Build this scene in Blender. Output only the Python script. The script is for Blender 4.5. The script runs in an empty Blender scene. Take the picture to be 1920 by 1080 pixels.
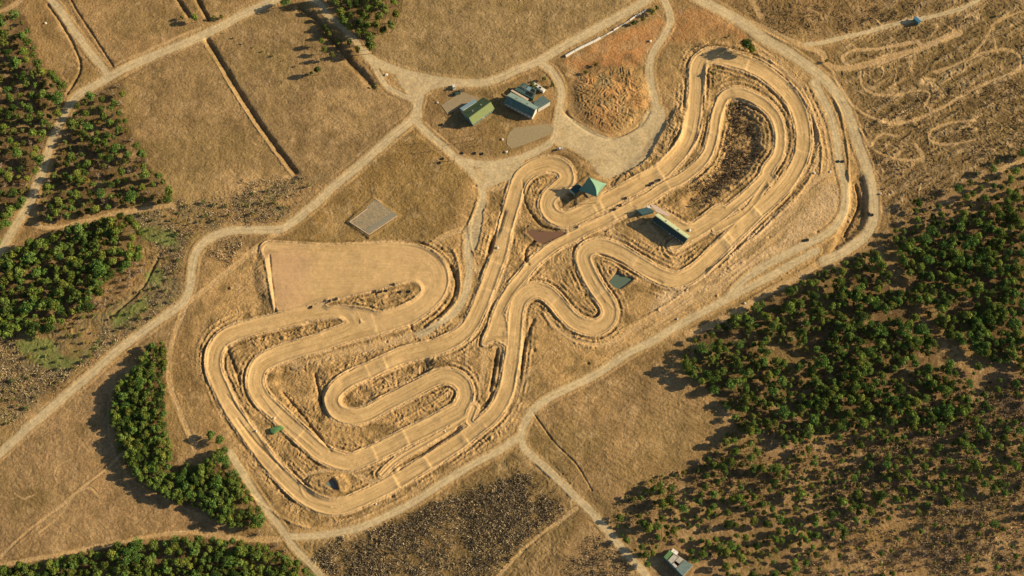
import bpy, math, random
import numpy as np
from mathutils import Vector, Matrix
SC = bpy.context.scene
COL = SC.collection
R = math.radians
# ------------------------------------------------------------------ camera, sky, sun, exposure
TILT, DIST, FPX = R(22), 618.0, 960/math.tan(R(25))
CAM = np.array([0, -DIST*math.sin(TILT), DIST*math.cos(TILT)])
cd = bpy.data.cameras.new('camera'); cam = bpy.data.objects.new('camera', cd); COL.objects.link(cam)
cd.sensor_width = 36; cd.lens = 18/math.tan(R(25)); cd.clip_end = 9000; cd.clip_start = 5
cam.location = CAM; cam.rotation_euler = (TILT, 0, 0); SC.camera = cam
SUN_EL = R(22); SUN_DIR = Vector((math.cos(SUN_EL)*0.99, math.cos(SUN_EL)*0.14, math.sin(SUN_EL))).normalized()
w = bpy.data.worlds.new('World'); SC.world = w; w.use_nodes = True
bg = w.node_tree.nodes['Background']; sk = w.node_tree.nodes.new('ShaderNodeTexSky')
sk.sky_type = 'NISHITA'; sk.sun_disc = False; sk.sun_elevation = SUN_EL
sk.sun_rotation = math.atan2(SUN_DIR.x, SUN_DIR.y)
bg.inputs[1].default_value = 0.06
w.node_tree.links.new(sk.outputs[0], bg.inputs[0])
sd = bpy.data.lights.new('sun', 'SUN'); sd.energy = 5; sd.angle = R(0.5); sd.color = (1, 0.83, 0.55)
so = bpy.data.objects.new('sun', sd); COL.objects.link(so)
so.rotation_euler = SUN_DIR.to_track_quat('Z', 'Y').to_euler()
SC.view_settings.view_transform = 'Standard'; SC.view_settings.look = 'None'
SC.view_settings.exposure = 0.5; SC.view_settings.gamma = 1

def P(u, v, z=0.0):
    """world point at height z seen at photo pixel (u, v)"""
    x = (np.asarray(u, float)-960)/FPX; y = (540-np.asarray(v, float))/FPX
    wy = y*math.cos(TILT)+math.sin(TILT); wz = y*math.sin(TILT)-math.cos(TILT)
    k = (z-CAM[2])/wz
    return x*k, CAM[1]+wy*k
def PX(X, Y, Z=0.0):
    dx, dy, dz = X-CAM[0], Y-CAM[1], Z-CAM[2]
    cy = dy*math.cos(TILT)+dz*math.sin(TILT); cz = -dy*math.sin(TILT)+dz*math.cos(TILT)
    return 960+FPX*dx/-cz, 540-FPX*cy/-cz
def P3(u, v, z=0.0):
    a, b = P(u, v, z); return Vector((float(a), float(b), z))

# ------------------------------------------------------------------ noise
def vn(x, y, seed=0):
    x = np.asarray(x, np.float64); y = np.asarray(y, np.float64)
    xi = np.floor(x).astype(np.int64); yi = np.floor(y).astype(np.int64)
    fx = x-xi; fy = y-yi; fx = fx*fx*fx*(fx*(fx*6-15)+10); fy = fy*fy*fy*(fy*(fy*6-15)+10)
    def h(a, b):
        n = (a*374761393+b*668265263+seed*974634777) & 0x7fffffff
        n = ((n ^ (n >> 13))*1274126177) & 0x7fffffff
        return ((n ^ (n >> 16)) & 0xffff)/32767.5-1
    return (h(xi, yi)*(1-fx)+h(xi+1, yi)*fx)*(1-fy)+(h(xi, yi+1)*(1-fx)+h(xi+1, yi+1)*fx)*fy
def fbm(x, y, o=4, seed=0):
    r = 0; a = 1; t = 0
    for i in range(o):
        r = r+a*vn(x*2**i+i*17.3, y*2**i-i*9.1, seed+i); t += a; a *= .5
    return r/t
def ss(a, b, x):
    t = np.clip((x-a)/(b-a), 0, 1); return t*t*(3-2*t)

# ------------------------------------------------------------------ terrain grid
STEP = 0.4
X0, X1, Y0, Y1 = -346.0, 346.0, -176.0, 216.0
gx = np.arange(X0, X1+.01, STEP); gy = np.arange(Y0, Y1+.01, STEP)
GX, GY = np.meshgrid(gx, gy)
U, V = PX(GX, GY, 0.0)
NY, NX = GX.shape
n_big = fbm(GX/60, GY/60, 3, 5); n_mid = fbm(GX/14, GY/14, 4, 11); n_sm = fbm(GX/4, GY/4, 3, 21)
n_fine = vn(GX/1.1, GY/1.1, 31)
WX = GX+2.2*vn(GX/5, GY/5, 41); WY = GY+2.2*vn(GX/5, GY/5, 42)
n_worm = 1-2*np.abs(vn(WX/2.1, WY/2.1, 43))-.45
n_worm2 = 1-2*np.abs(vn(WX/1.15+9, WY/1.15, 44))-.45

def smooth(pts, closed=False, step=5):
    p = np.array(pts, float); n = len(p); out = []
    rng = range(n if closed else n-1)
    for i in rng:
        if closed: a, b, c, d = p[i-1], p[i], p[(i+1) % n], p[(i+2) % n]
        else: a, b, c, d = p[max(i-1, 0)], p[i], p[i+1], p[min(i+2, n-1)]
        k = max(1, int(np.hypot(*(c-b))/step))
        for j in range(k):
            t = j/k
            out.append(.5*((2*b)+(c-a)*t+(2*a-5*b+4*c-d)*t*t+(3*b-a-3*c+d)*t**3))
    if not closed: out.append(p[-1])
    return np.array(out)
def win(us, vs, pad):
    cs = [P(a, b) for a in (min(us)-pad, max(us)+pad) for b in (min(vs)-pad, max(vs)+pad)]
    xs = [c[0] for c in cs]; ys = [c[1] for c in cs]
    i0 = max(0, int((min(xs)-X0)/STEP)); i1 = min(NX, int((max(xs)-X0)/STEP)+2)
    j0 = max(0, int((min(ys)-Y0)/STEP)); j1 = min(NY, int((max(ys)-Y0)/STEP)+2)
    return slice(j0, max(j0, j1)), slice(i0, max(i0, i1))
class SDF:
    """union of lanes / areas in a plan field: d = signed edge distance in photo px"""
    def __init__(s):
        s.d = np.full(GX.shape, 99.0); s.s = np.zeros(GX.shape); s.o = np.zeros(GX.shape); s.b = np.ones(GX.shape)
    def lane(s, pts, w, w2=None, berm=1.0, pad=26, closed=False, off=0):
        q = smooth(pts, closed)
        if closed: q = np.vstack([q, q[:1]])
        L = 0; n = len(q)-1
        for i in range(n):
            a, b = q[i], q[i+1]; e = b-a; l = float(np.hypot(*e))
            if l < 1e-6: continue
            hw = w if w2 is None else w+(w2-w)*i/n
            W = win((a[0], b[0]), (a[1], b[1]), pad+hw)
            du = U[W]-a[0]; dv = V[W]-a[1]
            if du.size == 0: L += l; continue
            t = np.clip((du*e[0]+dv*e[1])/(l*l), 0, 1)
            dd = np.hypot(du-t*e[0], dv-t*e[1])
            m = dd-hw < s.d[W]
            s.d[W] = np.where(m, dd-hw, s.d[W]); s.s[W] = np.where(m, L+t*l+off, s.s[W])
            cr = np.sign(du*e[1]-dv*e[0])
            s.o[W] = np.where(m, dd*cr, s.o[W]); s.b[W] = np.where(m, berm, s.b[W])
            L += l
    def area(s, pts, berm=1.0, sub=False, pad=26, raw=False):
        q = np.array(pts, float) if raw else smooth(pts, True)
        W = win(q[:, 0], q[:, 1], pad)
        d = polysd(q, W)
        if sub: s.d[W] = np.maximum(s.d[W], -d)
        else:
            m = d < s.d[W]
            s.o[W] = np.where(m & (s.d[W] > 0), V[W]-q[0, 1], s.o[W]); s.s[W] = np.where(m & (s.d[W] > 0), U[W], s.s[W])
            s.b[W] = np.where(m, berm, s.b[W]); s.d[W] = np.where(m, d, s.d[W])
def polysd(q, W):
    u, v = U[W], V[W]; ins = np.zeros(u.shape, bool); dm = np.full(u.shape, 1e9)
    n = len(q)
    for i in range(n):
        a, b = q[i], q[(i+1) % n]; e = b-a; l2 = e@e
        if l2 < 1e-9: continue
        t = np.clip(((u-a[0])*e[0]+(v-a[1])*e[1])/l2, 0, 1)
        dm = np.minimum(dm, (u-a[0]-t*e[0])**2+(v-a[1]-t*e[1])**2)
        if a[1] != b[1]:
            c = ((a[1] > v) != (b[1] > v)) & (u < (b[0]-a[0])*(v-a[1])/(b[1]-a[1])+a[0]); ins ^= c
    d = np.sqrt(dm); return np.where(ins, -d, d)

exec(compile('''
# ---- traced plan data (photo pixels)
ROADS = [
 ([(-20,490),(0,470),(33,417),(60,373),(67,350),(80,323),(90,287),(103,250),(117,220),(133,193),(147,177),(177,160),(213,140),(267,113),(333,87),(400,57),(450,30),(500,7),(540,-12)],7.5),
 ([(560,-15),(580,-2),(600,7),(613,27),(640,50),(667,77),(683,100),(700,120),(713,143),(727,163),(753,177),(775,187),(782,205)],4.5),
 ([(88,-15),(97,0),(113,20),(133,50),(153,77),(173,103),(190,123),(202,140)],6.5),
 ([(782,205),(770,227),(733,257),(693,293),(653,327),(620,353),(607,367),(577,393),(547,417),(523,430),(480,431),(433,433),(400,443),(377,460),(365,480),(360,507),(355,540),(343,567),(313,590),(267,623),(217,660),(169,704),(106,756),(53,802),(7,844),(-25,870)],7.5),
 ([(683,97),(693,110),(720,123),(747,133),(780,143),(827,152),(867,156),(910,155),(947,143),(973,130),(1007,117),(1043,95),(1093,67),(1143,40),(1193,13),(1230,-12)],7.5),
 ([(782,215),(782,197),(787,177),(803,162),(833,154)],8),
 ([(778,225),(800,247),(830,273),(860,300),(880,317),(897,337),(905,360),(904,380),(897,403),(885,427),(877,457),(877,480),(880,500),(877,527),(870,557),(847,590),(813,613),(787,627)],6.5),
 ([(865,300),(880,304),(913,308),(960,301),(1010,281),(1037,263),(1044,233),(1050,200),(1052,167),(1037,137),(1020,123),(1010,115)],6.5),
 ([(1241,-15),(1245,0),(1253,20),(1256,43),(1243,70),(1223,100),(1218,133),(1223,167),(1232,205)],6.5),
 ([(1290,-15),(1313,0),(1353,20),(1393,43),(1433,73),(1480,100),(1513,123),(1543,147),(1567,173),(1587,207),(1600,240),(1610,273),(1623,307),(1632,340),(1638,373),(1638,407),(1627,437),(1600,460),(1573,477),(1545,490)],9),
 ([(1510,84),(1540,80),(1587,68),(1633,57),(1683,43),(1733,33),(1783,22),(1817,10),(1845,-8)],3.5),
 ([(1527,155),(1543,187),(1557,217),(1567,253),(1572,287),(1577,317),(1586,355),(1584,393),(1570,420),(1547,440),(1513,457),(1467,480),(1420,507),(1390,530),(1370,552)],7),
 ([(1530,470),(1500,487),(1427,527),(1377,553),(1327,580),(1277,607),(1227,637),(1177,663),(1120,700),(1076,723),(1030,746),(999,770),(983,795),(976,823)],7),
 ([(976,815),(983,840),(1009,865),(1041,894),(1076,929),(1108,960),(1136,992),(1171,1034),(1203,1069),(1225,1100)],6.5),
 ([(976,818),(962,827),(937,844),(885,872),(832,904),(779,939),(726,967),(674,989),(621,1001),(571,1006),(545,1006)],6.5),
 ([(432,848),(440,865),(455,888),(468,908),(493,946),(510,970),(526,989),(550,1024),(579,1055),(620,1100)],6.5),
]
PATHS = [  # sandy / worn lanes: points, half width, brightness
 ([(523,437),(493,457),(460,483),(427,510),(393,537),(367,557),(350,570),(343,587),(333,613),(323,647),(318,673),(318,714),(327,746),(341,781),(355,813),(366,841)],5),
 ([(545,1009),(500,1011),(422,1006),(366,997)],5.5),
 ([(1545,490),(1500,517),(1440,548),(1380,585),(1320,615),(1290,625)],6),
 ([(366,997),(300,1002),(200,1022),(100,1042),(-10,1062)],4),
 ([(1080,953),(1048,978),(1006,1010),(960,1052),(930,1085)],3),
 ([(330,383),(267,393),(217,400),(167,413),(100,427),(67,423)],4),
 ([(1404,-10),(1427,30)],4.5), ([(1868,322),(1930,297)],5), ([(-5,25),(20,15),(48,-5)],3.5),
 ([(1390,38),(1433,53),(1467,70),(1510,87),(1543,100),(1550,118),(1575,128),(1620,122),(1660,108),(1720,92),(1800,60)],5.5),
 ([(217,123),(267,100),(317,77),(377,52)],2.2),
 ([(1408,76),(1450,108),(1500,155),(1540,220),(1556,290),(1553,330)],2.6),([(1500,405),(1400,492),(1300,566),(1210,622)],2.6),([(1430,100),(1470,135),(1505,185),(1520,240)],2),
 ([(1420,80),(1433,110),(1457,130),(1483,143),(1507,173),(1520,200),(1528,233),(1530,267),(1533,300),(1525,320),(1533,333)],4.5),
 ([(1575,322),(1547,330),(1527,342),(1510,358),(1497,378),(1480,400),(1443,430),(1393,473),(1343,513),(1293,550),(1243,583),(1193,613),(1167,633),(1127,647),(1093,643),(1060,630),(1037,607),(1028,587)],5),
 ([(1595,95),(1580,110),(1600,125),(1640,120),(1690,105),(1725,88),(1722,78),(1690,82),(1650,90),(1600,93)],3),
 ([(1560,125),(1580,170),(1610,205),(1650,225),(1690,230),(1720,222),(1760,205),(1830,165),(1890,140),(1925,130)],2.6),
 ([(1755,135),(1800,118),(1850,98),(1890,93),(1912,105),(1913,128),(1895,140)],3),
 ([(1590,215),(1620,250),(1633,275),(1640,262),(1655,250),(1680,255)],2), ([(1640,262),(1640,280),(1665,292),(1700,300),(1730,295),(1715,270)],2),
 ([(1830,225),(1780,230),(1748,245),(1745,262),(1775,270),(1830,262)],2),
 ([(1615,135),(1618,160),(1640,175),(1680,178),(1720,170),(1745,175),(1735,200)],2),
 ([(1860,50),(1850,70),(1820,110)],2),([(1920,20),(1880,35),(1862,50),(1868,90)],2),
 ([(908,640),(909,670),(906,705),(899,735),(888,762)],5), ([(905,645),(925,625),(945,640)],6),
 ([(925,560),(905,600),(880,650),(875,690)],2.5),([(955,500),(935,540),(925,580)],3),([(1000,690),(975,730),(960,780),(925,820)],3),([(935,640),(948,690),(935,740),(915,775)],3),([(640,700),(700,672),(800,650),(870,600)],2.5),([(480,700),(540,668),(640,655),(720,640)],2.5),([(700,735),(760,715),(800,700)],2),
 ([(568,908),(575,893),(595,884),(630,882),(665,886),(700,878),(722,862),(733,850),(750,845)],3.5),
 ([(568,908),(578,928),(600,938)],3.5),([(665,886),(690,900),(712,905)],5),
 ([(1135,430),(1150,425),(1140,450),(1120,457)],2.5),([(1216,418),(1240,450),(1262,485),(1275,505)],2.5),
 ([(1275,503),(1268,487),(1285,465),(1320,440),(1350,418),(1380,400)],5),
 ([(887,330),(940,330),(975,350)],5),([(905,345),(925,355),(955,345)],4),([(877,470),(905,525),(912,540)],5),
 ([(780,627),(760,635),(700,648),(620,665),(550,685)],7),
 ([(803,470),(830,445),(870,430)],5),([(1110,445),(1130,437)],5),([(1075,435),(1095,462)],6),
 ([(1047,447),(1060,433),(1078,432)],7),
 ([(0,1045),(50,1000),(100,960),(150,920),(200,880),(230,850)],2),
 ([(30,925),(45,935),(66,928)],.8),([(110,905),(104,890),(112,872),(135,862)],.8),([(75,1000),(110,970),(140,930),(170,915),(185,930)],1.5),
]
TRACKS = [ # points, half width, berm
 ([(505,470),(620,475),(740,470),(800,485),(822,520),(812,555),(770,590),(700,612),(640,628),(600,642),(555,655),(515,668),(488,685),(478,715),(490,745),(520,775),(560,812),(598,846),(631,862),(660,866),(691,855),(726,838),(761,820),(797,803),(832,785),(860,770)],16,1.0),
 ([(860,768),(872,745),(868,722),(850,708),(828,706),(804,715),(761,737),(720,758),(690,775),(660,781),(632,772),(621,752),(630,730),(656,710),(691,695),(735,675),(763,664),(813,652),(853,636),(880,613),(897,580),(910,547),(923,513),(937,473),(947,427),(957,393),(967,357),(978,333),(1000,315),(1030,307),(1056,316),(1062,337),(1046,354),(1031,368),(1025,385),(1035,402),(1056,411),(1081,404),(1112,389),(1144,373),(1175,357),(1207,340),(1238,324),(1260,303),(1280,280),(1293,253),(1300,217),(1305,167),(1306,133),(1315,113),(1337,105),(1370,111),(1410,124),(1443,143),(1473,170),(1492,197),(1503,227),(1507,260),(1503,290),(1490,320),(1463,357),(1410,407),(1370,447),(1337,480),(1303,510),(1270,525),(1237,518),(1193,493),(1160,473),(1127,462),(1103,467),(1093,483),(1103,513),(1120,543),(1137,567),(1143,587),(1135,605),(1113,615),(1083,607),(1060,587),(1040,563),(1020,547),(997,545),(977,559),(968,583),(965,617),(962,657),(956,697),(948,735),(927,774),(895,802),(849,837),(797,869),(744,901),(691,929),(638,950),(603,947),(568,929),(533,897),(501,862),(468,816),(436,770),(415,728),(402,695),(402,665),(415,640),(440,624),(475,613),(513,604),(563,592),(600,586),(630,583),(655,590),(664,606),(650,620),(610,635)],14.5,1.0),
 ([(1447,340),(1437,323),(1457,293),(1463,260),(1457,227),(1440,203),(1417,187),(1387,175),(1360,180),(1345,210),(1338,247),(1328,285),(1308,312),(1277,335),(1243,352),(1215,371),(1183,388),(1152,404),(1120,420),(1097,430),(1081,440),(1049,455),(1010,483),(980,517),(957,545),(941,573),(930,600),(925,620)],10,0.8),
 ([(1457,293),(1437,327),(1405,362),(1377,385),(1337,417),(1295,443),(1262,463)],9,0.7),
 ([(1443,330),(1400,395),(1340,430)],7,0.5),
 ([(885,775),(850,800),(790,835),(745,862),(715,890)],5,0.5),
 ([(888,765),(880,790),(895,800)],8,0.4),
]
TRACK_AREAS = [
 [(503,476),(560,474),(640,467),(747,459),(790,463),(817,477),(835,497),(842,520),(836,550),(810,582),(775,600),(700,615),(660,590),(620,560),(560,578),(520,582),(512,560),(505,520)],
 [(925,600),(948,590),(955,650),(930,640),(905,645)],
 [(1247,400),(1285,420),(1310,410),(1345,385),(1365,392),(1345,410),(1300,440),(1287,442)],
]
ISLANDS = [
 [(607,573),(630,561),(693,547),(740,534),(773,527),(787,533),(792,545),(780,561),(753,575),(713,587),(693,582),(667,578),(640,575),(615,578)],
 [(575,603),(610,597),(638,595),(645,603),(636,611),(600,615)],
]
YARDS = [
 [(1057,213),(1093,236),(1147,258),(1193,240),(1217,207),(1243,200),(1246,233),(1230,267),(1210,300),(1177,320),(1133,333),(1103,300),(1070,278),(1040,268),(1047,235)],
 [(745,135),(830,150),(800,165),(790,200),(770,185)],
 [(870,440),(905,400),(890,470)], [(890,320),(975,300),(975,325),(930,345),(905,350)],
]
''', 'plan', 'exec'))
T = SDF(); Rd = SDF(); Pa = SDF()
for i, (p, hw, b) in enumerate(TRACKS): T.lane(p, hw, berm=b, off=i*1000)
for a in TRACK_AREAS: T.area(a)
for a in ISLANDS: T.area(a, sub=True)
for i, (p, hw) in enumerate(ROADS): Rd.lane(p, hw, off=i*1300)
for a in YARDS: Rd.area(a, berm=.3)
for i, (p, hw) in enumerate(PATHS): Pa.lane(p, hw, off=i*700)

H = 0.9*n_big+0.45*n_mid
def area_mask(pts, feather=6, jig=4, raw=False):
    q = np.array(pts, float) if raw else smooth(pts, True, 12)
    m = np.zeros(GX.shape); W = win(q[:, 0], q[:, 1], feather+jig+2)
    m[W] = ss(feather, -feather, polysd(q, W)+jig*n_mid[W]*2); return m
def line_sd(pts, pad=20, closed=False):
    s = SDF(); s.lane(pts, 0, pad=pad, closed=closed); return s

# ---- ground colour, albedo of dirt and dry grass with some shade painted in
def c3(r, g, b): return np.array([r, g, b])
DRY = c3(.31, .195, .083); DRYDARK = c3(.16, .105, .043); SAND = c3(.58, .385, .18); ROADC = c3(.60, .46, .255); GREYR = c3(.44, .41, .33)
ORANGE = c3(.50, .245, .095); GREEN = c3(.16, .165, .05); PINK = c3(.60, .36, .20); FLOOR = c3(.12, .08, .042); PALE = c3(.62, .45, .27); OLIVE = c3(.20, .165, .06)  # wood floor brown is darkened to include the shade between trees
A = np.empty(GX.shape+(3,)); A[:] = DRY
def tint(m, c, k=1.0):
    global A
    A += (m*k)[..., None]*(c-A)
tint(ss(-.1, .5, n_mid), DRYDARK, .35); tint(ss(.0, .6, fbm(GX/25+5, GY/25, 3, 77)), SAND, .25)
AREAS = [  # pts, colour, strength
 ([(225,165),(390,80),(550,325),(500,370),(330,385),(280,300)], c3(.40,.26,.13), .8),
 ([(290,330),(520,320),(545,350),(480,370),(335,385)], SAND, .45),
 ([(420,75),(560,15),(590,40),(690,160),(770,190),(770,220),(700,280),(620,330),(560,330)], c3(.34,.225,.115), .8),
 ([(600,170),(720,170),(740,210),(640,260),(590,210)], SAND, .3),
 ([(160,10),(330,0),(380,50),(215,120),(160,60)], c3(.45,.28,.14), .7),
 ([(400,0),(500,-10),(400,45)], c3(.45,.28,.14), .6),
 ([(740,0),(1210,-10),(1000,105),(900,145),(780,138),(700,95)], c3(.40,.275,.14), .8),
 ([(760,240),(880,320),(900,360),(880,440),(800,460),(560,465),(540,430)], c3(.33,.205,.075), .7),
 ([(600,460),(740,445),(800,440),(860,380),(860,330),(780,300),(680,370),(560,440)], c3(.40,.26,.11), .5),
 ([(1060,110),(1230,40),(1250,70),(1215,120),(1130,130),(1060,125)], ORANGE, .85),
 ([(1260,30),(1330,15),(1400,70),(1380,90),(1260,80)], ORANGE, .5),
 ([(1090,150),(1200,120),(1210,180),(1190,220),(1140,245),(1085,205)], c3(.50,.30,.13), .7),
 ([(1110,150),(1160,140),(1180,190),(1140,215)], c3(.36,.27,.14), .6),
 ([(1000,800),(1110,720),(1280,690),(1380,780),(1310,850),(1120,940),(1080,900)], c3(.42,.265,.13), .9),
 ([(0,860),(230,680),(220,850),(280,920),(480,990),(300,1000),(0,1050)], c3(.42,.265,.14), .8),
 ([(30,990),(90,940),(60,910),(20,940)], DRYDARK, .5),
 ([(970,700),(1010,590),(1060,650),(1180,650),(1100,710),(990,760)], c3(.33,.22,.10), .8),
 ([(370,460),(480,450),(500,480),(515,590),(400,620),(350,600)], c3(.31,.20,.10), .8),
 ([(440,500),(470,500),(475,580),(450,580)], PALE, .5), ([(475,480),(498,480),(515,590),(490,590)], PALE, .5),
 ([(505,475),(560,480),(560,575),(520,582)], PINK, .0),
 ([(1110,440),(1190,400),(1230,440),(1260,500),(1180,470),(1130,455)], PALE, .6),
 ([(1230,560),(1330,480),(1500,370),(1560,340),(1570,400),(1480,460),(1350,540),(1250,590)], PALE, .55),
 ([(1490,380),(1540,340),(1560,330),(1520,370),(1460,450),(1400,490)], DRYDARK, .6),
 ([(1595,340),(1620,330),(1625,400),(1600,440),(1560,470),(1590,400)], c3(.45,.26,.11), .8),
 ([(1560,110),(1700,0),(1920,0),(1920,280),(1780,350),(1680,420),(1650,330),(1600,180)], c3(.29,.195,.09), .9),
 ([(1400,0),(1700,-20),(1600,50),(1500,75),(1430,40)], c3(.30,.19,.09), .8),
 ([(1640,300),(1760,330),(1720,400),(1660,420)], c3(.36,.23,.12), .5),
 ([(560,1020),(700,985),(830,930),(980,850),(1080,930),(1000,1080),(600,1085)], c3(.26,.18,.085), .85),
 ([(1080,1000),(1120,980),(1200,1080),(980,1085)], c3(.42,.27,.14), .7),
 ([(260,425),(300,428),(330,440),(330,458),(300,455),(270,445)], GREEN, .9),
 ([(275,515),(295,503),(308,515),(300,530),(280,530)], GREEN, .9),
 ([(215,585),(250,570),(275,555),(275,575),(240,600),(215,610)], GREEN, .85),
 ([(30,640),(90,638),(110,665),(150,670),(190,630),(180,650),(130,690),(85,688),(50,670)], GREEN, .85),
 ([(0,768),(20,765),(35,780),(0,795)], GREEN, .7),
 ([(1060,555),(1085,560),(1095,590),(1075,590)], OLIVE, .9),([(1083,585),(1100,588),(1115,600),(1095,600)], c3(.06,.12,.04), .9),
 ([(965,610),(985,600),(985,690),(975,720),(965,690)], OLIVE, .6),
 ([(840,300),(960,215),(1040,220),(1030,260),(960,295)], c3(.33,.20,.09), .7),
 ([(985,420),(1040,470),(1000,520),(960,540),(975,450)], c3(.50,.28,.14), .6),
 ([(980,370),(1000,420),(1060,430),(1000,440),(975,420)], PINK, .6),
 ([(540,690),(610,670),(700,650),(790,630),(790,640),(700,665),(600,690),(540,705)], PALE, .8),
 ([(1210,270),(1280,200),(1285,260),(1250,300),(1150,350),(1130,350),(1190,320)], c3(.62,.40,.20), .8),
 ([(1330,350),(1400,340),(1400,360),(1330,400)], c3(.62,.42,.22), .5),
 ([(650,700),(700,690),(680,740),(650,740)], c3(.42,.24,.10), .7),
 ([(820,860),(920,800),(960,790),(940,820),(850,880)], c3(.46,.26,.11), .6),
 ([(380,640),(400,640),(395,720),(450,830),(560,960),(470,850),(385,720)], c3(.33,.21,.10), .6),
 ([(225,640),(330,590),(320,650),(310,700),(250,650)], c3(.33,.22,.12), .5),
 ([(1250,1080),(1560,1085),(1920,1085),(1920,950),(1840,960),(1800,1020),(1540,1040)], c3(.42,.26,.13), .8),
]
for p, c, k in AREAS: tint(area_mask(p), c*c3(.84, .86, .80) if not (c is GREEN or c is PALE or c is SAND or c is PINK or c is ORANGE) else c, k)
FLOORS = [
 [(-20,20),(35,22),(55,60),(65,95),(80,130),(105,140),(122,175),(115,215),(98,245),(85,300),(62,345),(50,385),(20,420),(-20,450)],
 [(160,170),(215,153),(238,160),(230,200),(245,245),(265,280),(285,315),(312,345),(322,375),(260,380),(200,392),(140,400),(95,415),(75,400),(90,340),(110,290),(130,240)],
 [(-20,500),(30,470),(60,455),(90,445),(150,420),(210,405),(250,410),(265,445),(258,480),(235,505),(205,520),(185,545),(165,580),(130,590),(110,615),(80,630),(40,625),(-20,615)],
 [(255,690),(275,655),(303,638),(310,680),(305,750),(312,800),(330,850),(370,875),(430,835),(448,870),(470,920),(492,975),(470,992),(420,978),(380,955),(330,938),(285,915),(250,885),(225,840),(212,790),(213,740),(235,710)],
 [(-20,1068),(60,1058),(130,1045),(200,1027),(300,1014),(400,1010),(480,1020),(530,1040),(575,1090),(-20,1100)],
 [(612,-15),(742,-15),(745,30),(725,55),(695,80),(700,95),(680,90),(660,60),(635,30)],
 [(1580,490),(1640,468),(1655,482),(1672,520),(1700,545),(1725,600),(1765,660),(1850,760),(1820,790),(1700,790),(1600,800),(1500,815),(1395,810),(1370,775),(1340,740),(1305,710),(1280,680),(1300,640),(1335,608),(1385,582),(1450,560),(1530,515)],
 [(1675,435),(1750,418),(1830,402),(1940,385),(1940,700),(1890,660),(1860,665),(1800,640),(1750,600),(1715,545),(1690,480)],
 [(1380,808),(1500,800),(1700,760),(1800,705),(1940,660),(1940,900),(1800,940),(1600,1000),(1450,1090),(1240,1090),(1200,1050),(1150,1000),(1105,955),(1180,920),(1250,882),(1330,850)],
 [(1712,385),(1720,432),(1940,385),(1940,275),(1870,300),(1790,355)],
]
for i, p in enumerate(FLOORS): tint(area_mask(p, 5), FLOOR if i < 8 else c3(.29, .185, .095), .8 if i < 8 else .7)  # dense wood floors tinted dark, tree shade put into the ground colour

patch = fbm(GX/9+30, GY/9, 4, 301); tint(ss(.1, .5, patch), c3(.43, .29, .14), .45); tint(ss(-.1, -.5, patch), c3(.20, .135, .058), .5)
p2 = fbm(GX/30-5, GY/30, 4, 310); tint(ss(.05, .45, p2), c3(.24, .17, .065), .45)
def web(sc, th, seed, warp=1.0):
    wx = GX+warp*(6*vn(GX/16, GY/16, seed+5)+2*n_mid*3); wy = GY+warp*(6*vn(GX/16, GY/16, seed+6)-2*n_mid*3)
    return np.exp(-(np.abs(vn(wx/sc, wy/sc, seed))/th)**2)
web1 = web(26, .022, 501)*ss(-.3, .2, n_big+.5*n_mid); web2 = web(17, .03, 520)*ss(-.2, .3, n_mid)
tint(web1, SAND, .35); tint(web2, c3(.19, .13, .055), .35)
soil = ss(.35, .6, fbm(GX/5+60, GY/5, 3, 530)); tint(soil, c3(.52, .36, .19), .4)
circuit = area_mask([(395,480),(500,470),(560,462),(700,452),(830,440),(890,330),(970,295),(1100,300),(1290,90),(1400,85),(1500,130),(1590,210),(1610,330),(1560,470),(1300,600),(1150,690),(1000,760),(950,820),(620,990),(540,970),(370,690)], 14)
dirt = circuit*ss(-.75, -.05, fbm(GX/13-8, GY/13, 4, 302)+.25*n_sm)
tint(dirt, c3(.48, .305, .13), .9); tint(circuit*ss(.05, .45, fbm(GX/6+3, GY/6, 4, 303)), c3(.23, .155, .065), .7)
tint(area_mask([(1230,560),(1330,480),(1500,370),(1560,340),(1570,400),(1480,460),(1350,540),(1250,590)], 10), PALE, .75)
tint(area_mask([(1495,378),(1545,342),(1560,335),(1530,365),(1465,445),(1400,490),(1390,480)], 5), c3(.27, .19, .085), .8)
tint(area_mask([(1095,210),(1085,170),(1105,140),(1150,128),(1200,150),(1213,190),(1190,225),(1145,248)], 12, 8)*ss(-.2, .3, fbm(GX/8, GY/8, 4, 611)), c3(.56, .30, .115), .8)
s1 = area_mask([(250,400),(420,373),(580,338),(545,395),(420,422),(350,465),(330,560),(205,655),(100,725),(0,795),(0,650),(120,600),(270,540),(290,470)], 14, 8)
tint(s1*ss(.3, -.3, patch), c3(.22, .18, .095), .8); tint(s1*ss(.1, .5, n_mid+.5*n_sm), GREEN, .6)
for p in ([(260,425),(300,428),(333,440),(330,460),(300,457),(268,446)],[(272,515),(295,502),(310,515),(300,532),(278,531)],[(212,587),(250,568),(277,553),(277,577),(240,602),(213,612)],[(28,640),(90,636),(112,665),(150,670),(190,632),(182,652),(130,692),(83,690),(48,672)]): tint(area_mask(p, 4, 3), c3(.17, .20, .06), .85)
cw = web(9, .08, 571, .8); tint(circuit*cw*ss(-.3, .2, n_mid), SAND, .5)
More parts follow.
